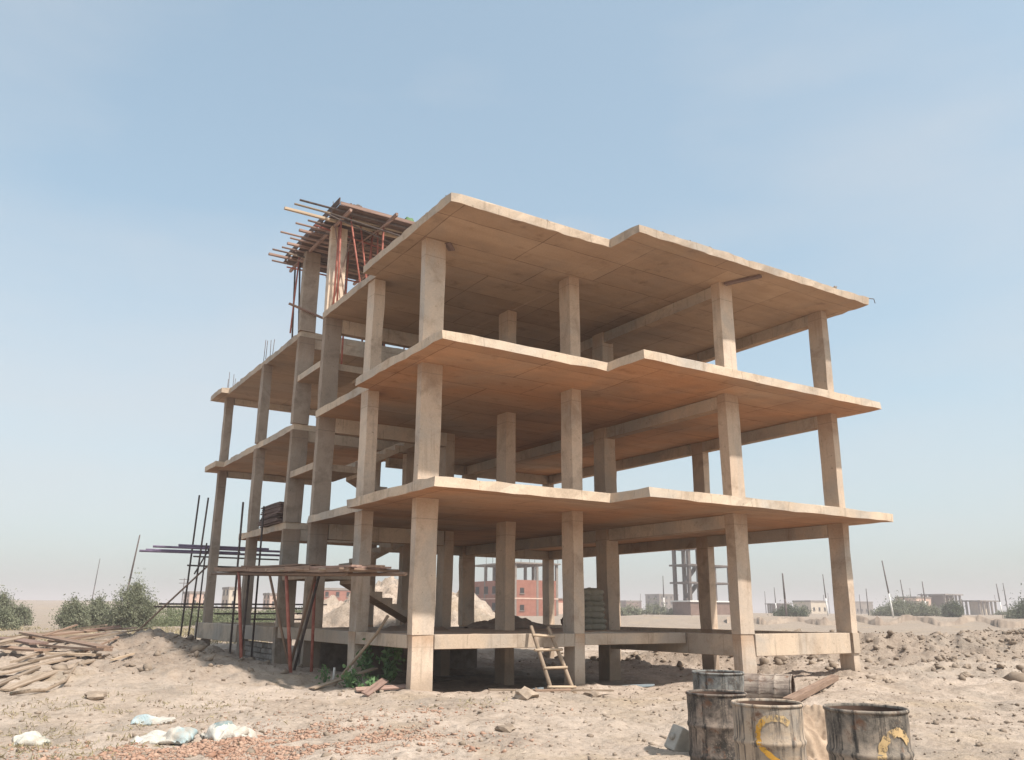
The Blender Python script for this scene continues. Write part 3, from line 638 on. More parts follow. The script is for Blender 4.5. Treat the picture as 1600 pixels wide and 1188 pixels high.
st = pole('leaning_strut', [(-0.78, 2.2, hz(-0.78, 2.2)-0.03), (-0.05, 1.6, 1.12), (0.12, 1.45, 1.48)], 0.035, 'old_wood'); tag(st, 'pale slanting pole propped against the plinth beam next to the corner column', 'pole')

# stack of dark boards on the first floor of the far wing
sb = empty('board_stack', (0.2, 10.6, Z1), 'dark stack of shuttering boards on the first floor edge behind the stair columns', 'board stack')
for i in range(12):
    board('shutter_board', (0.08+rnd.uniform(-0.06, 0.06), 9.1+rnd.uniform(-0.1, 0.1), Z1+0.03+i*0.055), (0.10+rnd.uniform(-0.05, 0.05), 11.0+rnd.uniform(-0.25, 0.25), Z1+0.03+i*0.055), 0.42, 0.04, 'form_board', sb)
# stone infill below the plinth beam
sw = empty('stone_infill_wall', (0.1, 10.6, 0), 'rough grey stone blocks stacked under the plinth beam at the far left', 'wall')
for r_ in range(4):
    yy = YA4+0.35+0.12*(r_ % 2)
    while yy < YA5-0.35:
        w = rnd.uniform(0.25, 0.42); x = 0.06+rnd.uniform(-0.03, 0.03)
        z = 0.02+r_*0.155
        b = box('stone', (x, x+0.2, yy, yy+w-0.02, z, z+0.142), 'stone', sw, 0.02); yy += w

# ------------------------------------------------------------------ ladder
ld = empty('ladder', (3.1, -0.6, 0), 'short rough timber ladder leaning on the front plinth beam', 'ladder')
l0, l1 = Vector((2.80, -1.02, hz(2.8, -1.02)-0.03)), Vector((2.86, -0.10, 1.27)); q0, q1 = Vector((3.42, -0.95, hz(3.42, -0.95)-0.03)), Vector((3.33, -0.08, 1.25))
pole('rail', [l0, (l0+l1)/2+Vector((0.01, 0.015, 0)), l1], 0.042, 'old_wood', ld, 8); pole('rail', [q0, (q0+q1)/2+Vector((0.015, 0, 0)), q1], 0.042, 'old_wood', ld, 8)
for s, ex in ((0.13, 0.10), (0.39, 0.05), (0.65, 0.14), (0.87, 0.07)):
    a = l0.lerp(l1, s)+Vector((-ex, -0.05, 0)); b = q0.lerp(q1, s)+Vector((ex*0.7, -0.05, rnd.uniform(-0.02, 0.02)))
    pole('rung', [a, b], 0.03, 'fresh_wood', ld, 7)

# ------------------------------------------------------------------ sacks
base = None
sk = ['lowest grey cement sack of the pile on the ground floor', 'second grey sack from the bottom of the pile on the ground floor', 'third grey sack from the bottom of the ground floor pile', 'middle grey sack of the pile beside the inner column', 'third grey sack from the top of the pile beside the inner column', 'second grey sack from the top of the ground floor pile', 'topmost grey sack of the pile, sagging beside the inner column']
for i in range(7):
    o = pillow('cement_sack', 0.74-0.02*i, 0.48, 0.22, 'grey_sack', 30+i, 0.02); o.location = (6.76+0.03*math.sin(i*2.1), 2.72+0.02*math.cos(i*1.7), Z0+0.09+i*0.152); o.rotation_euler = (0, 0.0, -0.35+rnd.uniform(-0.12, 0.12))
    tag(o, sk[i], 'sack', 'cement sacks piled on the ground floor')
o = pillow('cement_sack', 0.6, 0.45, 0.34, 'dark_cloth', 51, 0.04); o.location = (9.3, 7.2, Z0-0.2); o.location = (6.0, 2.6, Z0+0.16); o.rotation_euler = (0, 0.5, 0.4)
tag(o, 'dark slumped sack left of the grey sack pile, behind the front column', 'sack')
ws = [('woven_sack_end', 0.78, 0.46, 0.15, (-5.42, -4.02), -0.62, 'woven_sack', 'flat white woven sack with a blue end lying on brick chips'),
      ('woven_sack_top', 0.48, 0.42, 0.26, (-4.80, -4.55), 0.3, 'woven_sack', 'crumpled white sack with a dark teal top, rightmost of the litter'),
      ('woven_sack_mid', 0.62, 0.34, 0.16, (-5.15, -1.85), -0.45, 'woven_sack', 'pale blue and white torn sack lying behind the flat white sack'),
      ('woven_sack_plain', 0.40, 0.30, 0.15, (-6.85, -3.25), 0.2, 'woven_sack', 'small whitish crumpled bag alone at the far left of the foreground')]
for k, (mm, L, W, hh, (x, y), rz, nm, lb) in enumerate(ws):
    o = pillow(nm, L, W, hh, mm, 60+k*3, 0.05, nx=44, ny=32, sq=2.6, crease=0.13*hh/0.15); o.location = (x, y, hz(x, y)+hh*0.33); o.rotation_euler = (0.08, -0.06, rz); tag(o, lb, 'sack', 'empty sacks littering the foreground')
    if k == 1:
        o2 = pillow('folded_flap', 0.36, 0.26, 0.13, mm, 91, 0.05, o, 30, 24, 2.6, 0.12); o2.location = (0.26, -0.06, -0.03); o2.rotation_euler = (0.3, 0.35, 0.4)

# ------------------------------------------------------------------ drums
def lathe(prof, n=40, dent=0.0, seed=0):
    v = []; f = []
    r = np.random.RandomState(seed); ph = r.rand(4)*6.28
    for (rad, z) in prof:
        for k in range(n):
            a = 2*math.pi*k/n
            d = 1+dent*(0.5*math.sin(2*a+ph[0]+z*3)+0.35*math.sin(3*a+ph[1]-z*5)+0.3*math.sin(5*a+ph[2]+z*7))
            v.append((rad*d*math.cos(a), rad*d*math.sin(a), z))
    for i in range(len(prof)-1):
        for k in range(n): f.append((i*n+k, i*n+(k+1) % n, (i+1)*n+(k+1) % n, (i+1)*n+k))
    return v, f
RB, HB = 0.288, 0.88
def drum(name, loc, rz, material, label, dent, seed, fill=0.70, fillmat='barrel_inside', open_=True, rot=None):
    e = empty(name, loc, label, 'oil drum', 'steel drums in the foreground')
    out = [(RB*0.97, 0.0), (RB, 0.012), (RB, 0.05)]
    zs = [0.05, 0.16, 0.27]
    for zr in (0.30, 0.58):
        out += [(RB, zr-0.03), (RB+0.010, zr-0.012), (RB+0.012, zr), (RB+0.010, zr+0.012), (RB, zr+0.03), (RB-0.003, zr+0.10)]
    out += [(RB, 0.78), (RB, 0.855)]
    v, f = lathe(out, 44, dent, seed); n = 44
    f.append(tuple(range(n))[::-1])
    b = link('shell', mesh('shell', v, f, True), material, e)
    v, f = lathe([(RB-0.010, 0.10+0.0475*k) for k in range(17)], 44, dent, seed); f = [q[::-1] for q in f]; f.append(tuple(range(n)))
    link('inner_wall', mesh('inner_wall', v, f, True), 'barrel_inside', e)
    v, f = lathe([(RB-0.006, 0.858), (RB+0.008, 0.855), (RB+0.011, 0.868), (RB+0.004, HB), (RB-0.008, HB-0.005), (RB-0.006, 0.858)], 44, dent, seed)
    link('rim', mesh('rim', v, f, True), material, e)
    if fill:
        v, f = lathe([(0.001, fill+0.05), (RB*0.6, fill+0.02), (RB-0.006, fill)], 44, dent, seed); link('contents', mesh('contents', v, [q[::-1] for q in f], True), fillmat, e)
    e.rotation_euler = rot if rot else (0, 0, rz)
    return e
def stroke(drum_e, pts, w, material, dent, seed):
    """painted brush stroke on the drum shell; pts are (angle, height) along the stroke"""
    r = np.random.RandomState(seed); ph = r.rand(4)*6.28
    P = []
    for i in range(len(pts)-1):
        for s in range(6): P.append((pts[i][0]+(pts[i+1][0]-pts[i][0])*s/6, pts[i][1]+(pts[i+1][1]-pts[i][1])*s/6))
    P.append(pts[-1]); v = []; f = []
    def rad(a, z):
        rb = RB
        for zr in (0.30, 0.58): rb += 0.012*math.exp(-((z-zr)/0.014)**2)
        return (rb+0.0035)*(1+dent*(0.5*math.sin(2*a+ph[0]+z*3)+0.35*math.sin(3*a+ph[1]-z*5)+0.3*math.sin(5*a+ph[2]+z*7)))
    for i, (a, z) in enumerate(P):
        q = P[min(i+1, len(P)-1)]; p_ = P[max(i-1, 0)]
        t = Vector(((q[0]-p_[0])*RB, q[1]-p_[1])).normalized(); nrm = Vector((-t.y, t.x))
        ww = w*(1+0.12*math.sin(i*1.3))*(0.7 if i in (0, len(P)-1) else 1)
        for s in (-1, -0.33, 0.33, 1):
            aa = a+nrm.x*ww*s/2/RB; zz = z+nrm.y*ww*s/2; rr = rad(aa, zz); v.append((rr*math.cos(aa), rr*math.sin(aa), zz))
    for i in range(len(P)-1):
        for k in range(3): f.append((i*4+k, i*4+k+1, i*4+5+k, i*4+4+k))
    return link('painted_mark', mesh('painted_mark', v, f, True), material, drum_e)
def face_angle(loc): return math.atan2(CAM.y-loc[1], CAM.x-loc[0])
fl = (-2.0, -10.88, -0.02); d1 = drum('oil_drum', fl, 0, 'barrel_dusty', 'dusty grey drum with a yellow painted mark, in the middle of the front group', 0.018, 3, 0.80, 'clod')
fa = face_angle(fl)
# angles grow to the picture's right as seen from outside
S = [(0.58, 0.735), (0.40, 0.775), (0.12, 0.785), (-0.12, 0.765), (-0.27, 0.71), (-0.32, 0.64), (-0.27, 0.57), (-0.10, 0.52), (0.20, 0.455), (0.50, 0.395), (0.74, 0.33), (0.80, 0.26), (0.65, 0.18), (0.3, 0.14)]
stroke(d1, [(fa+a, z) for a, z in S[3:]], 0.042, 'yellow_paint', 0.018, 3); stroke(d1, [(fa+a, z) for a, z in S[:5]], 0.052, 'faded_yellow_paint', 0.018, 3)
fr = (-2.14, -11.93, 0.04); d2 = drum('oil_drum', fr, 0, 'barrel_black', 'blackened open drum with a faded ochre painted mark, rightmost of the group', 0.02, 8, 0.55)
fa = face_angle(fr); S2 = [(1.10, 0.66), (0.95, 0.72), (0.72, 0.745), (0.48, 0.72), (0.32, 0.66), (0.26, 0.58), (0.34, 0.52), (0.58, 0.46), (0.86, 0.40), (1.0, 0.33), (0.95, 0.25)]
stroke(d2, [(fa+a, z) for a, z in S2], 0.058, 'faded_yellow_paint', 0.02, 8)
d3 = drum('oil_drum', (-1.36, -9.68, -0.06), 0, 'barrel_sooty', 'soot black drum in front of the blue grey one, left of the group', 0.022, 12, 0.66)
d4 = drum('oil_drum', (-0.42, -8.80, 0.055), 0, 'barrel_blue', 'blue grey scratched drum standing behind the soot black drum', 0.010, 15, 0.6)
d5 = drum('oil_drum', (4.98, -4.25, 0.30), 0, 'barrel_rust', 'rusty open drum lying on its side behind the standing drums', 0.006, 18, 0, rot=(0, R(90), R(-58)))
d5.location.z = hz(5.2, -4.6)+RB-0.06
o = board('timber_beam', (4.6, -5.55, hz(4.6, -5.55)+0.10), (9.3, -3.0, hz(9.3, -3.0)+0.08), 0.16, 0.11, 'brown_wood', roll=0.1); tag(o, 'reddish brown timber lying on the ground behind the drums', 'timber')
# container by the drums
tb = empty('tin_container', (-0.40, -8.25, hz(-0.4, -8.25)), 'grey tin container tipped over beside the soot black drum', 'container')
v, f = box_data(-0.17, 0.17, -0.13, 0.13, 0, 0.40); me = mesh('body', v, f); bevel_me(me, 0.03, 2); b = link('body', me, 'tin', tb); 
v, f = lathe([(0.05, 0.40), (0.05, 0.43), (0.001, 0.435)], 14); link('cap', mesh('cap', v, f, True), 'tin', tb)
tb.rotation_euler = (R(12), R(-62), R(-20)); tb.location = (-0.26, -8.2, hz(-0.4, -8.25)+0.02); tb.scale = (0.85, 0.85, 0.85)

# ------------------------------------------------------------------ heaps and scattered soil
def heap(name, cx, cy, rx, ry, h, rz, label, seed, mt='soil', n=70):
    u = np.linspace(-1, 1, n); U, W = np.meshgrid(u, u)
    c, s = math.cos(rz), math.sin(rz); X = cx+U*rx*c-W*ry*s; Y = cy+U*rx*s+W*ry*c
    d = np.sqrt(U**2+W**2)+0.22*fbm(U*2.2+seed, W*2.2, seed, 3)
    t = np.clip(1-d, -0.3, 1)
    Z = H(X, Y)-0.06+h*np.where(t > 0, t**0.85*(1.25-0.25*t), t*0.6)
    Z += np.clip(t, 0, 0.5)*h*(0.45*fbm(X/0.9, Y/0.9, seed+3, 3)+0.26*fbm(X/0.3, Y/0.3, seed+7, 3)); Z += np.clip(t*6, 0, 1)*(0.05 if rx > 1 else 0.16)*np.abs(fbm(X/0.16, Y/0.16, seed+9, 3))+(0 if rx > 1 else 0.16)*fbm(X/0.33, Y/0.33, seed+12, 2)*np.clip(t*3, 0, 1)
    V = np.stack([X-cx, Y-cy, Z], -1).reshape(-1, 3); i, j = np.meshgrid(np.arange(n-1), np.arange(n-1), indexing='ij')
    F = np.stack([i*n+j, i*n+j+1, (i+1)*n+j+1, (i+1)*n+j], -1).reshape(-1, 4)
    o = link(name, mesh(name, V, [tuple(q) for q in F.tolist()], True), mt); o.location = (cx, cy, 0)
    return tag(o, label, 'soil heap'), (lambda x, y: None)
heap('soil_heap', 10.6, 22.0, 7.0, 6.0, 3.0, -0.3, 'large pale heap of dug soil behind the building, seen between the columns', 4, n=110)
heap('soil_heap', -0.62, -10.25, 0.62, 0.55, 0.82, 0.4, 'crumbling ochre soil heap squeezed between the front drums', 9, 'ochre_soil', 110)
heap('soil_heap', 6.9, 15.5, 3.2, 2.2, 1.1, 0.2, 'shaded low soil heap just behind the stair bay', 14, n=60)

def floor_heap(cx, cy, rx, ry, h, lb, mt, seed):
    n = 26; u = np.linspace(-1, 1, n); U, W = np.meshgrid(u, u); d = np.sqrt(U**2+W**2)+0.25*fbm(U*2+seed, W*2, seed, 3); t = np.clip(1-d, 0, 1)
    Z = h*t**0.8*(1+0.6*fbm(U*5, W*5, seed+2, 3))-0.012
    V = np.stack([U*rx, W*ry, Z], -1).reshape(-1, 3); f = [(i*n+j, i*n+j+1, (i+1)*n+j+1, (i+1)*n+j) for i in range(n-1) for j in range(n-1)]
    o = link('rubble_heap', mesh('rubble_heap', V, f, True), mt); o.location = (cx, cy, Z0); tag(o, lb, 'rubble')
floor_heap(5.9, 5.6, 1.5, 1.0, 0.34, 'low dark rubble heap on the ground floor slab behind the ladder', 'stone', 3)
floor_heap(2.3, 4.6, 1.0, 0.8, 0.18, 'thin dusty rubble heap on the ground floor left of the ladder', 'dug_soil', 8)
phi = (1+5**0.5)/2
ICO_V = np.array([(-1, phi, 0), (1, phi, 0), (-1, -phi, 0), (1, -phi, 0), (0, -1, phi), (0, 1, phi), (0, -1, -phi), (0, 1, -phi), (phi, 0, -1), (phi, 0, 1), (-phi, 0, -1), (-phi, 0, 1)])/1.9
ICO_F = np.array([(0, 11, 5), (0, 5, 1), (0, 1, 7), (0, 7, 10), (0, 10, 11), (1, 5, 9), (5, 11, 4), (11, 10, 2), (10, 7, 6), (7, 1, 8), (3, 9, 4), (3, 4, 2), (3, 2, 6), (3, 6, 8), (3, 8, 9), (4, 9, 5), (2, 4, 11), (6, 2, 10), (8, 6, 7), (9, 8, 1)])
CUBE_V = np.array(box_data(-.5, .5, -.5, .5, -.5, .5)[0]); CUBE_F = np.array(box_data(-.5, .5, -.5, .5, -.5, .5)[1])
def scatter(name, pos, size, base_v, base_f, material, seed, label, cat, squash=0.7, zfun=None, sink=0.2):
    r = np.random.RandomState(seed); n = len(pos); nv = len(base_v)
    q = r.normal(size=(n, 4)); q /= np.linalg.norm(q, axis=1)[:, None]; w, x, y, z = q.T
    Rm = np.stack([1-2*(y*y+z*z), 2*(x*y-z*w), 2*(x*z+y*w), 2*(x*y+z*w), 1-2*(x*x+z*z), 2*(y*z-x*w), 2*(x*z-y*w), 2*(y*z+x*w), 1-2*(x*x+y*y)], -1).reshape(n, 3, 3)
    loc = base_v[None]*(1+r.uniform(-0.45, 0.45, (n, nv, 1)))*(size[:, None, None]*r.uniform(0.6, 1.3, (n, 1, 3)))
    V = np.einsum('nij,nvj->nvi', Rm, loc); V[:, :, 2] *= squash
    V[:, :, 0] += pos[:, 0, None]; V[:, :, 1] += pos[:, 1, None]; V[:, :, 2] += (pos[:, 2]+size*(0.5-sink)*squash)[:, None]
    F = (base_f[None]+(np.arange(n)*nv)[:, None, None]).reshape(-1, base_f.shape[1])
    k = base_f.shape[1]
    me = bpy.data.meshes.new(name); me.vertices.add(n*nv); me.vertices.foreach_set('co', V.reshape(-1)); me.loops.add(F.size); me.loops.foreach_set('vertex_index', F.ravel())
    me.polygons.add(len(F)); me.polygons.foreach_set('loop_start', np.arange(len(F))*k); me.polygons.foreach_set('loop_total', np.full(len(F), k)); me.update(calc_edges=True)
    o = link(name, me, material); o['kind'] = 'stuff'; o['label'] = label; o['category'] = cat
    return o
def cloud(n, cx, cy, sx, sy, a, r):
    u = r.normal(size=n)*sx; w = r.normal(size=n)*sy; c, s = math.cos(a), math.sin(a)
    return np.stack([cx+u*c-w*s, cy+u*s+w*c], -1)
def ground_pts(P): return np.concatenate([P, H(P[:, 0], P[:, 1])[:, None]], 1)
P = np.vstack([cloud(2600, 19.5, 1.5, 6, 1.7, -0.6, nr), cloud(1800, 25, -3, 5, 2.2, -0.6, nr), cloud(600, 15, -3.2, 3.5, 2, -0.3, nr), cloud(500, 14.5, 3, 1.5, 3, 0, nr), cloud(700, -2, 12.5, 1.8, 4, 0.1, nr), cloud(300, -3.8, 5.5, 2, 1.6, 0, nr)])
sz = nr.lognormal(-3.95, 0.8, len(P))+0.006
scatter('soil_clods', ground_pts(P), np.minimum(sz, 0.18), ICO_V, ICO_F, 'clod', 3, 'crumbled earth clods strewn over the dug soil banks', 'clods')
P = np.stack([nr.uniform(-9, 9, 3200), nr.uniform(-11, 1.0, 3200)], -1)
sz = nr.gamma(1.6, 0.011, len(P))+0.006
scatter('pebbles', ground_pts(P), np.minimum(sz*0.8, 0.05), ICO_V, ICO_F, 'clod', 5, 'small stones scattered over the sandy foreground', 'pebbles')
P = np.vstack([cloud(8000, -5.2, -5.15, 0.95, 0.6, -0.5, nr), cloud(4500, -4.0, -4.85, 0.95, 0.5, -0.45, nr), cloud(2500, -4.4, -5.9, 1.3, 0.5, -0.5, nr), cloud(160, -1.2, -3.6, 0.5, 0.3, 0, nr), cloud(150, -2.6, -6.3, 0.3, 0.3, 0, nr), cloud(500, -2.8, -3.4, 1.6, 0.5, -0.4, nr)])
P = P[fbm(P[:, 0]/0.8, P[:, 1]/0.5, 66, 3) > -0.12]; sz = nr.gamma(1.3, 0.008, len(P))+0.005
scatter('brick_chips', ground_pts(P), np.minimum(sz, 0.06), CUBE_V, CUBE_F, 'brick_chip', 6, 'orange broken brick chips spread over the foreground sand', 'brick chips', 0.6)
# larger clods, one by one
def clod_mesh(seed):
    bm = bmesh.new(); bmesh.ops.create_icosphere(bm, subdivisions=2, radius=0.5)
    r = np.random.RandomState(seed)
    for v in bm.verts:
        k = 1+0.9*float(fbm(np.array([v.co.x*2.3+seed]), np.array([v.co.y*2.3+v.co.z*1.7]), seed, 2)[0])+r.uniform(-0.16, 0.16); v.co *= k
    me = bpy.data.meshes.new('soil_clod'); bm.to_mesh(me); bm.free(); return me
CM = [clod_mesh(40+k) for k in range(5)]
for k in range(32):
    a = cloud(1, *((19.5, 1.2, 5.5, 1.5, -0.6), (24.5, -3, 4.5, 1.8, -0.6), (15, -2.5, 3, 1.6, -0.3))[k % 3], nr)[0]
    o = link('soil_clod', CM[k % 5], 'clod'); s = rnd.uniform(0.12, 0.28)
    o.location = (a[0], a[1], hz(a[0], a[1])+s*0.15); o.scale = (s, s*rnd.uniform(0.7, 1), s*rnd.uniform(0.5, 0.8)); o.rotation_euler = (rnd.uniform(-.4, .4), rnd.uniform(-.4, .4), rnd.uniform(0, 6))
    tag(o, 'large brown earth clod on the dug bank right of the building', 'clod', 'big clods on the right hand soil bank')
for k, (x, y, s, lb) in enumerate(((3.05, -2.05, 0.36, 'flat grey stone on the sand in front of the ladder'), (-1.6, -6.2, 0.26, 'lone grey lump of hardened mortar in the middle foreground'), (0.7, -3.1, 0.5, 'low crumbly grey lump half sunk in the sand in front of the building'), (-5.6, 1.1, 0.42, 'dark flat stone just in front of the plank pile'))):
    o = link('stone', CM[k], 'stone'); o.location = (x, y, hz(x, y)+s*0.08); o.scale = (s, s*0.8, s*0.42); tag(o, lb, 'stone')

P = []
for (ax, ay, bx_, by_, n_) in ((-0.4, -1.9, XG, -1.9, 60), (XG, YH+0.03, XD, YH+0.03, 110), (-0.38, -1.9, -0.38, 2.8, 50), (0.03, 2.8, 0.03, 6.5, 30), (XG+0.03, YH, XG+0.03, -1.9, 20)):
    for k in range(n_):
        t = rnd.random(); P.append((ax+(bx_-ax)*t+rnd.uniform(0.0, 0.1), ay+(by_-ay)*t+rnd.uniform(0.0, 0.1), Z3-0.004))
P = np.array(P); o = scatter('mortar_crumbs', P, nr.gamma(1.4, 0.012, len(P))+0.006, CUBE_V, CUBE_F, 'stone', 77, 'crumbs of set mortar along the roof slab edge', 'crumbs', 0.7); o.parent = house
del o['category']; del o['label']
# ------------------------------------------------------------------ water
def puddle(cx, cy, rx, ry, z, lb):
    v = [(rx*(1+0.25*math.sin(3*a+cx))*math.cos(a), ry*(1+0.2*math.sin(2*a+cy))*math.sin(a), 0) for a in [2*math.pi*k/28 for k in range(28)]]
    o = link('puddle', mesh('puddle', v, [tuple(range(28))]), 'water'); o.location = (cx, cy, z); o['kind'] = 'structure'; o['label'] = lb
for cx, cy, rx, ry in ((5.35, 1.6, 1.0, 0.55), (6.9, 1.2, 0.9, 0.4), (3.0, 5.2, 0.7, 0.35), (4.6, 6.3, 0.6, 0.3)):
    puddle(cx, cy, rx, ry, max(hz(cx+dx, cy+dy) for dx, dy in ((0, 0), (0.3*rx, 0), (-0.3*rx, 0)))+0.006, 'still puddle under the building')

# ------------------------------------------------------------------ timber pile at the left
pile = [ # x0,y0, x1,y1, height above soil, width, thickness, material, label
 (-6.95, 4.3, -5.15, 8.6, 0.10, 0.28, 0.035, 'old_wood', 'broad weathered plank slanting across the front of the timber pile'),
 (-6.9, 2.9, -5.05, 6.4, 0.04, 0.18, 0.035, 'old_wood', 'narrow bleached plank nearest the curved pole in the timber pile'),
 (-5.75, 8.9, -4.75, 7.8, 0.16, 0.24, 0.05, 'fresh_wood', 'short orange fresh cut board in the timber pile'),
 (-5.9, 15.5, -4.55, 8.3, 0.34, 0.42, 0.05, 'brown_wood', 'wide reddish brown plank sloping down to the right in the timber pile'),
 (-5.7, 11.4, -4.6, 7.4, 0.24, 0.22, 0.06, 'brown_wood', 'dark brown plank under the wide reddish one in the timber pile'),
 (-6.9, 13.2, -5.9, 10.3, 0.34, 0.5, 0.05, 'form_wood', 'red brown sheet at the left edge of the timber pile'),
 (-6.7, 11.0, -5.9, 8.9, 0.20, 0.4, 0.05, 'brown_wood', 'dark sheet below the red brown one at the left edge of the pile'),
 (-6.6, 7.0, -5.2, 11.8, 0.20, 0.16, 0.05, 'old_wood', 'thin grey batten crossing the middle of the timber pile'),
 (-6.3, 6.2, -4.9, 9.8, 0.16, 0.15, 0.05, 'old_wood', 'thin batten with split end in the middle of the timber pile'),
 (-7.0, 16.5, -3.3, 19.5, 0.30, 0.20, 0.06, 'old_wood', 'long pale plank along the back of the timber pile'),
 (-6.9, 19.0, -2.6, 20.5, 0.24, 0.22, 0.06, 'old_wood', 'long grey plank behind all others in the timber pile'),
 (-6.5, 17.8, -3.0, 16.6, 0.38, 0.2, 0.06, 'form_wood', 'pinkish plank lying level along the back of the pile'),
 (-5.9, 15.6, -2.9, 17.4, 0.22, 0.30, 0.06, 'brown_wood', 'dark thick plank at the right end of the timber pile'),
 (-5.3, 14.2, -3.2, 15.6, 0.18, 0.26, 0.06, 'brown_wood', 'shadowed plank end jutting right from the timber pile'),
 (-4.6, 18.8, -2.3, 17.6, 0.34, 0.16, 0.05, 'form_wood', 'thin reddish batten on top of the right end of the pile'),
 (-6.9, 14.6, -4.4, 17.0, 0.30, 0.2, 0.05, 'old_wood', 'sun bleached plank in the upper middle of the timber pile'),
 (-7.2, 9.2, -6.1, 12.4, 0.34, 0.18, 0.05, 'old_wood', 'short batten sticking out of the left edge of the pile'),
 (-6.0, 12.6, -3.9, 11.6, 0.20, 0.16, 0.04, 'old_wood', 'short light board at the right middle of the pile'),
 (-5.2, 20.8, -2.8, 19.6, 0.32, 0.15, 0.05, 'fresh_wood', 'yellowish batten on the far right of the timber pile')]
for (x0, y0, x1, y1, hh, w, t, mm, lb) in pile:
    o = board('timber_plank', (x0, y0, hz(x0, y0)+hh), (x1, y1, hz(x1, y1)+hh), w, t, mm, roll=rnd.uniform(-0.12, 0.12), warp=rnd.uniform(-0.02, 0.03)); tag(o, lb, 'plank', 'planks in the timber pile')
ex = ['thin grey lath lying across the left end of the timber pile', 'bleached lath crossing the back planks of the timber pile', 'short brown offcut on the crest of the timber pile', 'narrow brown lath at the right foot of the timber pile', 'pale lath pointing at the building from the timber pile', 'split grey offcut at the left front of the timber pile', 'long thin lath lowest at the left edge of the picture', 'dark lath tucked under the back of the timber pile', 'small pale offcut right of the curved pole']
for k, (x0, y0, x1, y1, hh) in enumerate(((-7.1, 7.6, -5.9, 14.5, 0.38), (-6.2, 20.2, -3.6, 15.6, 0.40), (-5.6, 13.0, -4.6, 14.6, 0.44), (-4.9, 9.8, -3.7, 12.2, 0.12), (-4.6, 13.4, -2.4, 15.3, 0.16), (-6.9, 5.6, -6.1, 7.4, 0.12), (-7.1, 3.2, -6.2, 5.4, 0.06), (-6.6, 21.2, -3.4, 21.8, 0.18), (-4.7, 5.9, -4.1, 6.9, 0.06))):
    o = board('timber_lath', (x0, y0, hz(x0, y0)+hh), (x1, y1, hz(x1, y1)+hh), rnd.uniform(0.07, 0.14), 0.045, ('old_wood', 'old_wood', 'brown_wood', 'brown_wood', 'old_wood', 'old_wood', 'old_wood', 'form_board', 'fresh_wood')[k], roll=rnd.uniform(-0.3, 0.3)); tag(o, ex[k], 'lath', 'planks in the timber pile')
cp = [(-6.84, 1.95), (-6.55, 1.8), (-6.32, 1.9), (-6.1, 2.4), (-5.85, 3.5), (-5.4, 5.9), (-4.9, 7.6), (-4.3, 9.3)]
o = pole('curved_pole', [(x, y, hz(x, y)+0.04+0.03*(k % 2)) for k, (x, y) in enumerate(cp)], 0.032, 'old_wood', n=8); tag(o, 'long bent branch pole curving in front of the timber pile', 'pole')
o = pole('stake', [(-0.55, 2.75, hz(-0.55, 2.75)-0.05), (-0.54, 2.75, hz(-0.55, 2.75)+0.25)], 0.025, 'white_paint'); tag(o, 'short white stake in the ground between the scaffold and the weeds', 'stake')
for k, (x0, y0, x1, y1, lb) in enumerate(((-1.6, 1.2, 0.2, 2.2, 'pale broken board lying by the green weeds'), (1.3, -0.9, 4.2, -1.25, 'thin lath lying at the foot of the ladder'), (2.0, -1.5, 3.2, -1.1, 'short reddish lath on the sand by the ladder foot'), (-0.9, 0.6, 0.1, 0.35, 'pinkish broken board beside the corner column'), (-1.0, -0.1, -0.2, 0.75, 'tilted pinkish board scrap beside the corner column'))):
    o = board('scrap_board', (x0, y0, hz(x0, y0)+0.05), (x1, y1, hz(x1, y1)+0.07+0.18*(k in (0, 4))), 0.16 if k in (0, 3, 4) else 0.07, 0.03, ('old_wood', 'old_wood', 'brown_wood', 'form_wood', 'form_wood')[k], roll=0.1*k); tag(o, lb, 'board')

# ------------------------------------------------------------------ vegetation
def leaves(name, C, size, material, seed, parent=None, aspect=0.4, upb=0.0):
    r = np.random.RandomState(seed); n = len(C)
    d = r.normal(size=(n, 3)); d[:, 2] += upb; d /= np.linalg.norm(d, axis=1)[:, None]
    e = np.cross(d, r.normal(size=(n, 3))); e /= np.linalg.norm(e, axis=1)[:, None]
    s = (size*r.uniform(0.5, 1.4, n))[:, None]; bow = np.cross(d, e)*s*0.15
    V = np.stack([C-d*s/2, C+e*s*aspect/2+bow, C+d*s/2, C-e*s*aspect/2+bow], 1).reshape(-1, 3)
    k = np.arange(n)*4; F = np.concatenate([np.stack([k, k+1, k+2], -1), np.stack([k, k+2, k+3], -1)])
    me = bpy.data.meshes.new(name); me.vertices.add(len(V)); me.vertices.foreach_set('co', V.ravel()); me.loops.add(F.size); me.loops.foreach_set('vertex_index', F.ravel())
    me.polygons.add(len(F)); me.polygons.foreach_set('loop_start', np.arange(len(F))*3); me.polygons.foreach_set('loop_total', np.full(len(F), 3)); me.update(calc_edges=True)
    return link(name, me, material, parent)
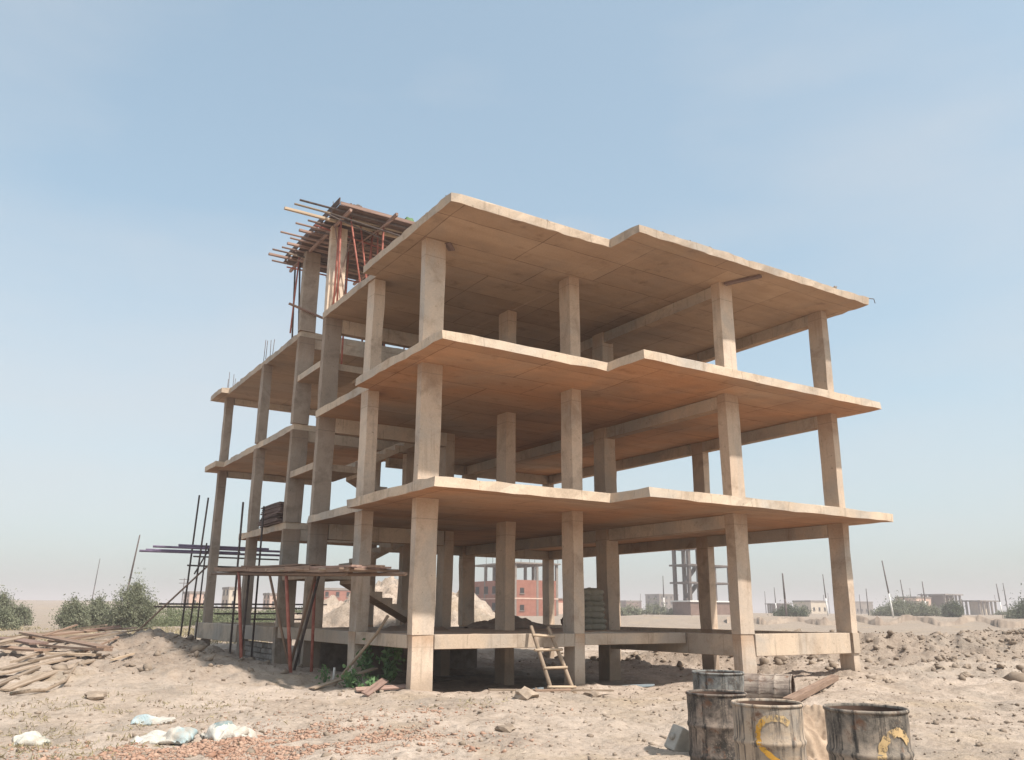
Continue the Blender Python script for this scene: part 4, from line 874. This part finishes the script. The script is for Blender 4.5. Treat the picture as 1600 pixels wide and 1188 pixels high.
def shrub(x, y, rx, ry, h, label, seed, material='dusty_leaf', n=9000, ls=0.16, clumps=60, group='shrubs on the plain left of the building', name='desert_shrub'):
    e = empty(name, (x, y, hz(x, y)), label, 'shrub', group); r = np.random.RandomState(seed)
    a = r.uniform(0, 2*math.pi, clumps); q = np.sqrt(r.uniform(0, 1, clumps)); zc = r.uniform(0.05, 1.0, clumps)*r.choice([0.75, 1.0, 1.12], clumps)
    wid = np.sqrt(np.clip(1-((zc-0.35)/0.72)**2, 0.05, 1))
    cc = np.stack([rx*q*np.cos(a)*wid*r.uniform(0.75, 1.2, clumps), ry*q*np.sin(a)*wid, h*zc*(1-0.25*q)], -1)
    cs = r.uniform(0.10, 0.24, clumps)*min(rx, h)*1.15
    idx = r.randint(0, clumps, n)
    P = cc[idx]+np.clip(r.standard_t(3.0, size=(n, 3)), -5, 5)*cs[idx][:, None]*np.array([0.62, 0.62, 0.72]); P[:, 2] = np.abs(P[:, 2])
    # wispy shoots
    leaves('crown', P, ls, material, seed, e, 0.38, 0.5)
    v = []; f = []
    for k in range(46):
        c = cc[r.randint(clumps)]; p0 = np.array([r.normal()*0.2, r.normal()*0.2, -0.1]); p1 = c*r.uniform(1.0, 1.28)+np.array([0, 0, r.uniform(0, 0.2)]); b = len(v)
        for pnt, rr in ((p0, 0.045), ((p0+p1)/2+r.normal(size=3)*0.1, 0.026), (p1, 0.007)):
            for t in range(4): v.append((pnt[0]+rr*math.cos(t*1.571), pnt[1]+rr*math.sin(t*1.571), pnt[2]))
        for s in range(2):
            for t in range(4): f.append((b+s*4+t, b+s*4+(t+1) % 4, b+s*4+4+(t+1) % 4, b+s*4+4+t))
    link('stem', mesh('stem', v, f), 'bark', e)
    return e
shrub(1.75, 44.4, 1.35, 1.35, 2.95, 'tallest round grey green shrub, just left of the pole scaffold', 101, 'dusty_leaf', 15000, 0.15, 90)
shrub(-1.55, 45.0, 0.95, 0.95, 1.55, 'low spreading olive shrub left of the tallest one', 102, 'dusty_leaf', 10000, 0.15, 60)
shrub(0.0, 47.2, 1.15, 1.15, 1.75, 'broad shrub touching the tallest shrub from the left', 103, 'dusty_leaf', 10000, 0.15, 60)
shrub(-5.3, 53.8, 1.15, 1.3, 2.0, 'dusty shrub with bare twigs at the left edge of the picture', 104, 'dusty_leaf', 10000, 0.15, 60)
shrub(-3.9, 54.5, 0.75, 0.8, 1.3, 'small brownish shrub next to the track at the left', 105, 'dusty_leaf', 6000, 0.15, 40)
shrub(-5.5, 42.0, 0.8, 0.8, 0.9, 'low pale shrub in the front left corner of the scrub', 106, 'dusty_leaf', 6000, 0.15, 40)
for k, (x, y, rx, h, lb) in enumerate(((133.8, 76.6, 3.2, 2.4, 'olive shrub at the foot of the tallest right hand utility pole'), (138.5, 75.0, 2.6, 1.9, 'second olive shrub right of the tallest pole'), (133.1, 66.4, 1.6, 2.6, 'narrow dark bush below the far ruined frame building'), (124.3, 48.6, 3.3, 3.2, 'dark green tree like bush at the right edge of the picture'), (138, 57.5, 2.6, 1.6, 'pale scrub bush near the right edge of the picture'), (112, 83, 2.6, 1.5, 'low green bush seen between the right hand columns'), (122, 118, 3.2, 1.6, 'low green bush left of the far concrete skeleton'), (150, 90, 3.2, 1.7, 'distant scrub bush right of the front corner column'))):
    shrub(x, y, rx, rx, h, lb, 120+k, 'dark_leaf' if k in (2, 3, 5, 6) else 'dusty_leaf', 4500, 0.34, 40, 'distant shrubs right of the building')
rq = random.Random(31)
for k in range(9):
    a = -YAW+R(rq.uniform(4, 31)); d = rq.uniform(150, 260); x = CAM.x+d*math.sin(a); y = CAM.y+d*math.cos(a)
    shrub(x, y, rq.uniform(2, 5), 2.5, rq.uniform(0.9, 2.0), 'faint low scrub bush far out on the right hand plain', 330+k, 'dusty_leaf', 900, 0.5, 14, 'scrub on the far right plain')
# green crop strip
r = np.random.RandomState(5); n = 30000
t = r.uniform(0, 1, n)**0.9; w = r.uniform(0, 1, n); x = 2.6+t*19+w*2+r.normal(size=n)*0.8; y = 48.5+t*14+w*10+r.normal(size=n)*1.5
hgt = 0.75+1.3*(fbm(x/2.2, y/2.2, 77, 3)+0.15); z = H(x, y)+r.uniform(0, 1, n)**1.2*np.clip(hgt, 0.3, 2)
o = leaves('green_field', np.stack([x, y, z], -1), 0.2, 'crop_leaf', 6, None, 0.3, 0.9); o['kind'] = 'stuff'; o['label'] = 'strip of green crop plants behind the pole scaffold'; o['category'] = 'crops'
# dry grass in the foreground
P = np.vstack([cloud(1600, -6.4, -1.6, 1.3, 1.4, 0.2, nr), cloud(900, -5.0, 0.4, 1.4, 0.9, 0, nr), cloud(500, -6.6, -4.4, 0.6, 0.6, 0, nr), cloud(250, -0.9, -3.2, 0.6, 0.35, 0, nr)])
P = P[fbm(P[:, 0]/0.5, P[:, 1]/0.5, 88, 2) > 0.05]
G = ground_pts(P); G[:, 2] += 0.02
o = leaves('dry_grass', G, 0.085, 'dry_grass', 9, None, 0.10, 0.7); o['kind'] = 'stuff'; o['label'] = 'sparse dry straw on the sand at the lower left'; o['category'] = 'grass'
r = np.random.RandomState(9); n = 9000; x = r.uniform(-9, 6, n); y = r.uniform(21, 46, n); k = fbm(x/3, y/3, 99, 3) > 0.02; x, y = x[k], y[k]
o = leaves('dry_grass', np.stack([x, y, H(x, y)+r.uniform(0, 0.16, len(x))], -1), 0.22, 'dry_grass', 10, None, 0.14, 0.9); o['kind'] = 'stuff'; o['label'] = 'yellow dry grass on the flat between the timber pile and the shrubs'; o['category'] = 'grass'
def weed(x, y, h, w, n, label, seed, ls=0.13):
    e = empty('leafy_weed', (x, y, hz(x, y)), label, 'weed', 'green weeds at the foot of the building'); r = np.random.RandomState(seed)
    ns = 7; tips = np.stack([r.normal(size=ns)*w*0.6, r.normal(size=ns)*w*0.6, h*r.uniform(0.55, 1.0, ns)], -1); k = r.randint(0, ns, n); s = r.uniform(0.15, 1.05, n)[:, None]
    leaves('foliage', tips[k]*s+r.normal(size=(n, 3))*0.07, ls, 'weed_leaf', seed, e, 0.55, 0.2)
    v = []; f = []
    for q in tips:
        b = len(v)
        for t in ((0.012, 0), (0.006, 1)):
            for a in range(4): v.append((q[0]*t[1]+t[0]*math.cos(a*1.571), q[1]*t[1]+t[0]*math.sin(a*1.571), q[2]*t[1]-0.03))
        for a in range(4): f.append((b+a, b+(a+1) % 4, b+4+(a+1) % 4, b+4+a))
    link('stem', mesh('stem', v, f), 'weed_leaf', e)
weed(0.50, 2.1, 1.05, 0.32, 170, 'tall leafy weed growing in the shade behind the corner column', 201, 0.17)
weed(0.15, 2.5, 0.8, 0.3, 110, 'shaded leafy weed between the corner column and its neighbour', 202, 0.16)
weed(-0.75, 1.25, 0.36, 0.34, 130, 'low sunlit green weed in front of the second left column', 203, 0.12)
weed(-0.55, 0.9, 0.26, 0.3, 80, 'creeping green weed next to the pinkish board scraps', 204, 0.11)
weed(-0.9, 2.35, 0.40, 0.15, 40, 'small upright weed at the foot of the slanting pole', 205, 0.10)

# ------------------------------------------------------------------ far buildings
def far_box(name, parent, x0, x1, y0, y1, z0, z1, m): return box(name, (x0, x1, y0, y1, z0, z1), m, parent)
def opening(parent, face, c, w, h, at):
    """panel proud of the wall, interior shade as near-black colour, with a sill; face 'x' (normal -x) or 'y' (normal -y)"""
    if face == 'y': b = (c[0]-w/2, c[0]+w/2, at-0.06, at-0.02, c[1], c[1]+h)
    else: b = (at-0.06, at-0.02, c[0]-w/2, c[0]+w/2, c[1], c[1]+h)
    q = box('window', b, 'opening_shade', parent)
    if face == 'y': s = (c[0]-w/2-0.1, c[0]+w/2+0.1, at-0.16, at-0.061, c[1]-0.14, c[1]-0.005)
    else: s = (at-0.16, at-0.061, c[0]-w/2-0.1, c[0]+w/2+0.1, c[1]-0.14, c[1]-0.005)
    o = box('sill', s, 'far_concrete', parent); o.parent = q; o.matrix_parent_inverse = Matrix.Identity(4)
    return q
bx, by = 71.0, 106.0; bz = hz(bx, by)
B = empty('brick_building', (bx, by, bz), 'unfinished red brick house with a bare column storey, seen through the ground floor', 'building')
W_, D_, h1 = 9.0, 14.5, 5.9
far_box('wall', B, bx, bx+W_, by, by+D_, bz-1, bz+h1, 'brick')
far_box('floor_band', B, bx-0.05, bx+W_+0.05, by-0.05, by+D_+0.05, bz+2.75, bz+2.95, 'pink_render')
for (x, y) in ((0, 0), (W_/2, 0), (W_-0.35, 0), (0, D_/3), (0, 2*D_/3), (0, D_-0.35), (W_-0.35, D_-0.35), (W_/2, D_/2), (W_-0.35, D_/2), (W_/2, D_-0.35), (W_/2, D_/4)):
    far_box('column', B, bx+x-0.04, bx+x+0.38, by+y-0.04, by+y+0.38, bz-0.5, bz+8.6, 'far_concrete')
far_box('roof_slab', B, bx-0.4, bx+W_+0.4, by-0.4, by+D_+0.4, bz+8.62, bz+8.85, 'far_concrete')
for k in range(12):
    x = bx+(k % 4)*W_/3; y = by+(k//4)*D_/2
    pole('starter_bar', [(x+0.1, y+0.1, bz+8.85), (x+0.1, y+0.1, bz+10.6)], 0.05, 'rebar_steel', B, 4)
for z in (0.9, 3.7):
    opening(B, 'y', (bx+6.6, bz+z), 1.1, 1.1, by); opening(B, 'y', (bx+1.5, bz+z), 0.8, 0.9, by)
    for yy in (2.4, 6.5, 9.3, 12.4): opening(B, 'x', (by+yy, bz+z), 1.3, 1.25, bx)
x, y = 95.3, 127.3; z = hz(x, y)
B = empty('brick_house', (x, y, z), 'small orange brick house partly hidden behind the front column', 'house'); far_box('wall', B, x-3, x+3.5, y, y+5, z-1, z+2.9, 'brick'); far_box('roof', B, x-3.2, x+3.7, y-0.2, y+5.2, z+2.9, z+3.15, 'far_concrete'); far_box('lean_to', B, x-1, x+1.8, y-1.6, y-0.01, z-1, z+2.2, 'pink_render'); opening(B, 'y', (x+2.6, z+1), 0.9, 1.0, y)
# concrete skeleton with a stair tower, right
x, y = 112.0, 106.5; z = hz(x, y)
B = empty('concrete_skeleton', (x, y, z), 'slender grey concrete skeleton with a tall stair tower, framed by right hand columns', 'building')
far_box('wall', B, x, x+11.8, y, y+5, z-1, z+2.5, 'brown_wall'); far_box('floor_slab', B, x-0.3, x+12.1, y-0.3, y+5.3, z+2.52, z+2.78, 'white_paint')
for cx_, cy_, top in ((0.0, 0, 12.6), (2.6, 0, 12.6), (2.6, 4, 12.6), (0, 4, 12.6), (6.9, 0, 9.4), (11.2, 0, 9.4), (6.9, 4.4, 9.4), (11.2, 4.4, 9.4)): far_box('column', B, x+cx_, x+cx_+0.6, y+cy_, y+cy_+0.6, z+2.79, z+top, 'dark_concrete')
for zz, x0, x1 in ((6.0, -0.5, 3.6), (9.4, -0.5, 3.6), (12.6, -0.1, 3.2), (6.0, 6.0, 12.0), (9.4, 5.8, 12.2)): far_box('floor_slab', B, x+x0, x+x1, y-0.4, y+5.0, z+zz+0.002, z+zz+0.34, 'dark_concrete')
for za, zb in ((2.9, 5.9), (6.25, 9.3)):
    board('stair_flight', (x+0.6, y+2.0, z+za), (x+3.9, y+2.0, z+zb), 1.0, 0.4, 'dark_concrete', B)
# other far houses
def house_far(px, py, w, d, h, mt, label, nwin=3, frame_=False, floors=2, group='houses across the plain'):
    z = hz(px, py); B = empty('far_house', (px, py, z), label, 'house', group)
    if frame_:
        for i in range(5):
            for j in range(2): far_box('column', B, px+i*(w-0.5)/4, px+i*(w-0.5)/4+0.5, py+j*(d-0.5), py+j*(d-0.5)+0.5, z-1, z+h, 'far_concrete')
        far_box('roof_slab', B, px-0.6, px+w+0.6, py-0.6, py+d+0.6, z+h+0.005, z+h+0.35, 'far_concrete'); far_box('wall', B, px+w*0.3, px+w*0.75, py+1, py+d-1, z-1, z+h*0.98, mt)
    else:
        far_box('wall', B, px, px+w, py, py+d, z-1, z+h, mt); far_box('parapet', B, px-0.15, px+w+0.15, py-0.15, py+d+0.15, z+h+0.004, z+h+0.5, 'far_concrete')
        for fl_ in range(floors):
            for k in range(nwin): opening(B, 'y', (px+(k+0.5)*w/nwin, z+1.0+fl_*h/floors), w/nwin*0.3, 0.95, py)
            for k in range(2): opening(B, 'x', (py+(k+0.5)*d/2, z+1.0+fl_*h/floors), d/2*0.3, 1.2, px)
    return B
house_far(36.5, 189, 4.6, 6, 3.4, 'pink_render', 'small pink house behind the left pole scaffold', 2)
house_far(44.5, 186, 4.6, 6, 4.6, 'tan_render', 'tan two storey house behind the far left column', 2)
house_far(52.5, 181, 3.6, 5, 3.3, 'pink_render', 'little pinkish house right of the tan one behind the scaffold', 2)
house_far(60, 168, 7.5, 6, 4.6, 'brick', 'low brick house behind the soil heap left of the stair', 3)
house_far(246, 262, 11, 9, 7.2, 'far_concrete', 'grey three storey block left of the concrete skeleton', 4, floors=3)
house_far(243, 142, 8, 7, 5.0, 'pink_render', 'pale flat roofed house beside the ruined frame at the right', 3, floors=1)
house_far(252, 138, 9, 8, 6.0, 'brown_wood', 'dark unfinished frame house on the right horizon', 0, True)
house_far(264, 134, 10, 6, 4.2, 'tan_render', 'open column frame standing at the right end of the horizon houses', 0, True)
house_far(222, 165, 8, 7, 3.6, 'tan_render', 'low tan house right of the middle front column', 3, floors=1)
house_far(300, 205, 12, 8, 4.5, 'far_concrete', 'hazy grey house far behind the right corner column', 4, floors=1)
house_far(330, 300, 14, 8, 5.2, 'tan_render', 'faint tan building on the horizon between the middle columns', 4, floors=1)
house_far(290, 300, 10, 8, 4.6, 'pink_render', 'faint pinkish building on the horizon by the sack pile', 3, floors=1)
house_far(345, 150, 14, 8, 5.2, 'far_concrete', 'faint long building on the horizon at the right edge', 4, floors=1)

rf = random.Random(21)
for k in range(4):
    a = -YAW+R(rf.uniform(3, 31)); d = rf.uniform(230, 420); x = CAM.x+d*math.sin(a); y = CAM.y+d*math.cos(a); hh = rf.uniform(2.6, 5.5)
    B = house_far(x, y, rf.uniform(5, 12), rf.uniform(5, 8), hh, rf.choice(('tan_render', 'far_concrete', 'pink_render', 'brown_wall')), 'tiny hazy house among others on the right hand horizon', 3, rf.random() < 0.3, 1, 'tiny houses on the horizon')
for k in range(10):
    a = -YAW+R(rf.uniform(-2, 31)); d = rf.uniform(190, 420); x = CAM.x+d*math.sin(a); y = CAM.y+d*math.cos(a); z = hz(x, y); lean = rf.gauss(0, 0.25)
    o = pole('far_pole', [(x, y, z-0.3), (x+lean, y, z+rf.uniform(5, 10))], 0.13, 'dark_pole', None, 6, 0.08); tag(o, 'thin hazy pole among many on the far plain', 'pole', 'thin poles on the horizon')
for (a0, a1, d, lb) in ((14, 31, 88, 'low crumbling earth bank across the field at the right'), (8.5, 15, 104, 'low earth bank on the field behind the right hand columns')):
    n_ = 160; v = []; f = []
    for i in range(n_+1):
        a = -YAW+R(a0+(a1-a0)*i/n_); dd = d+rf.uniform(-0.4, 0.4)+2*math.sin(i*0.2); cx_, cy_ = CAM.x+dd*math.sin(a), CAM.y+dd*math.cos(a); hh = 0.22+0.55*max(0, float(fbm(np.array([i*0.21+a0]), np.array([0.5]), 55, 3)[0])+0.3)
        for (o_, z_) in ((-1.8, -0.2), (-0.4, hh), (0.3, hh*0.95), (1.9, -0.2)):
            x = cx_+o_*math.sin(a); y = cy_+o_*math.cos(a); v.append((x, y, hz(x, y)+z_))
    for i in range(n_):
        for k in range(3): f.append((i*4+k, i*4+4+k, i*4+5+k, i*4+k+1))
    o = link('earth_bank', mesh('earth_bank', v, f, True), 'dug_soil'); tag(o, lb, 'earth bank')
# ------------------------------------------------------------------ utility poles
def utility(x, y, h, lean, label, arms=0, white=True, r=0.13):
    z = hz(x, y); e = empty('utility_pole', (x, y, z), label, 'pole', 'utility poles on the plain'); k = 0.42
    tx = lean*h
    dx, dy = rt.x*tx, rt.y*tx
    a = (x, y, z-0.4); m_ = (x+dx*k, y+dy*k, z+h*k); t = (x+dx, y+dy, z+h)
    pole('painted_base' if white else 'shaft', [a, m_], r*1.15, 'white_paint' if white else 'dark_pole', e, 8, r*0.95); pole('shaft', [m_, t], r*0.95, 'dark_pole', e, 8, r*0.65)
    for q in range(arms):
        zz = z+h*(0.96-0.12*q); c = Vector((x+dx*0.96, y+dy*0.96, zz)); board('crossarm', c-rt*1.1, c+rt*1.1, 0.12, 0.12, 'dark_pole', e)
utility(118.1, 67.5, 8.9, -0.10, 'tallest utility pole on the plain, right of the building')
utility(203, 120, 9.0, -0.07, 'thinner utility pole right of the tallest one', r=0.16)
utility(188, 105, 7.9, -0.03, 'utility pole in front of the pale flat roofed house', r=0.16)
utility(250, 120, 9.0, -0.05, 'utility pole near the right edge of the picture', r=0.2)
utility(105.4, 78.1, 7.0, -0.02, 'thick blunt utility pole between the right hand columns', white=False, r=0.17)
utility(141.7, 97.8, 8.2, -0.04, 'utility pole close to the left of the right corner column')
utility(127.9, 131.2, 8.4, 0.0, 'utility pole left of the far concrete skeleton')
utility(8.1, 91.0, 9.3, 0.10, 'leaning utility pole rising behind the tallest shrub', white=False, r=0.11)
utility(21, 228, 12, 0.06, 'faint thin mast far away at the left', white=False, r=0.12)
utility(33.5, 182, 6.4, 0.0, 'crossarmed utility pole beside the small pink house', 2, False, 0.12)
utility(176, 140, 7, -0.02, 'short far utility pole in the middle of the right opening', white=True)
utility(300, 180, 10, 0, 'faint distant pole behind the right corner column', white=False, r=0.16)
utility(215, 100, 8, -0.03, 'far pole between the frame house and the right edge', white=False, r=0.14)

# ------------------------------------------------------------------ haze
bm = bmesh.new(); bmesh.ops.create_cube(bm, size=1.0); me = bpy.data.meshes.new('haze'); bm.to_mesh(me); bm.free()
hm = bpy.data.materials.new('haze'); hm.use_nodes = True; hn = hm.node_tree.nodes; hn.remove(hn['Principled BSDF'])
pv = hn.new('ShaderNodeVolumePrincipled'); pv.inputs['Color'].default_value = (1.0, 0.915, 0.915, 1); pv.inputs['Density'].default_value = 0.0012; pv.inputs['Anisotropy'].default_value = 0.0
hm.node_tree.links.new(pv.outputs[0], hn['Material Output'].inputs['Volume']); me.materials.append(hm)
hzo = bpy.data.objects.new('haze', me); col.objects.link(hzo); hzo['kind'] = 'stuff'; hzo['label'] = 'pale dust haze over the whole plain'; hzo['category'] = 'haze'
hzo.scale = (9000, 9000, 30.0); hzo.location = (0, 0, 30.0/2-3.0)
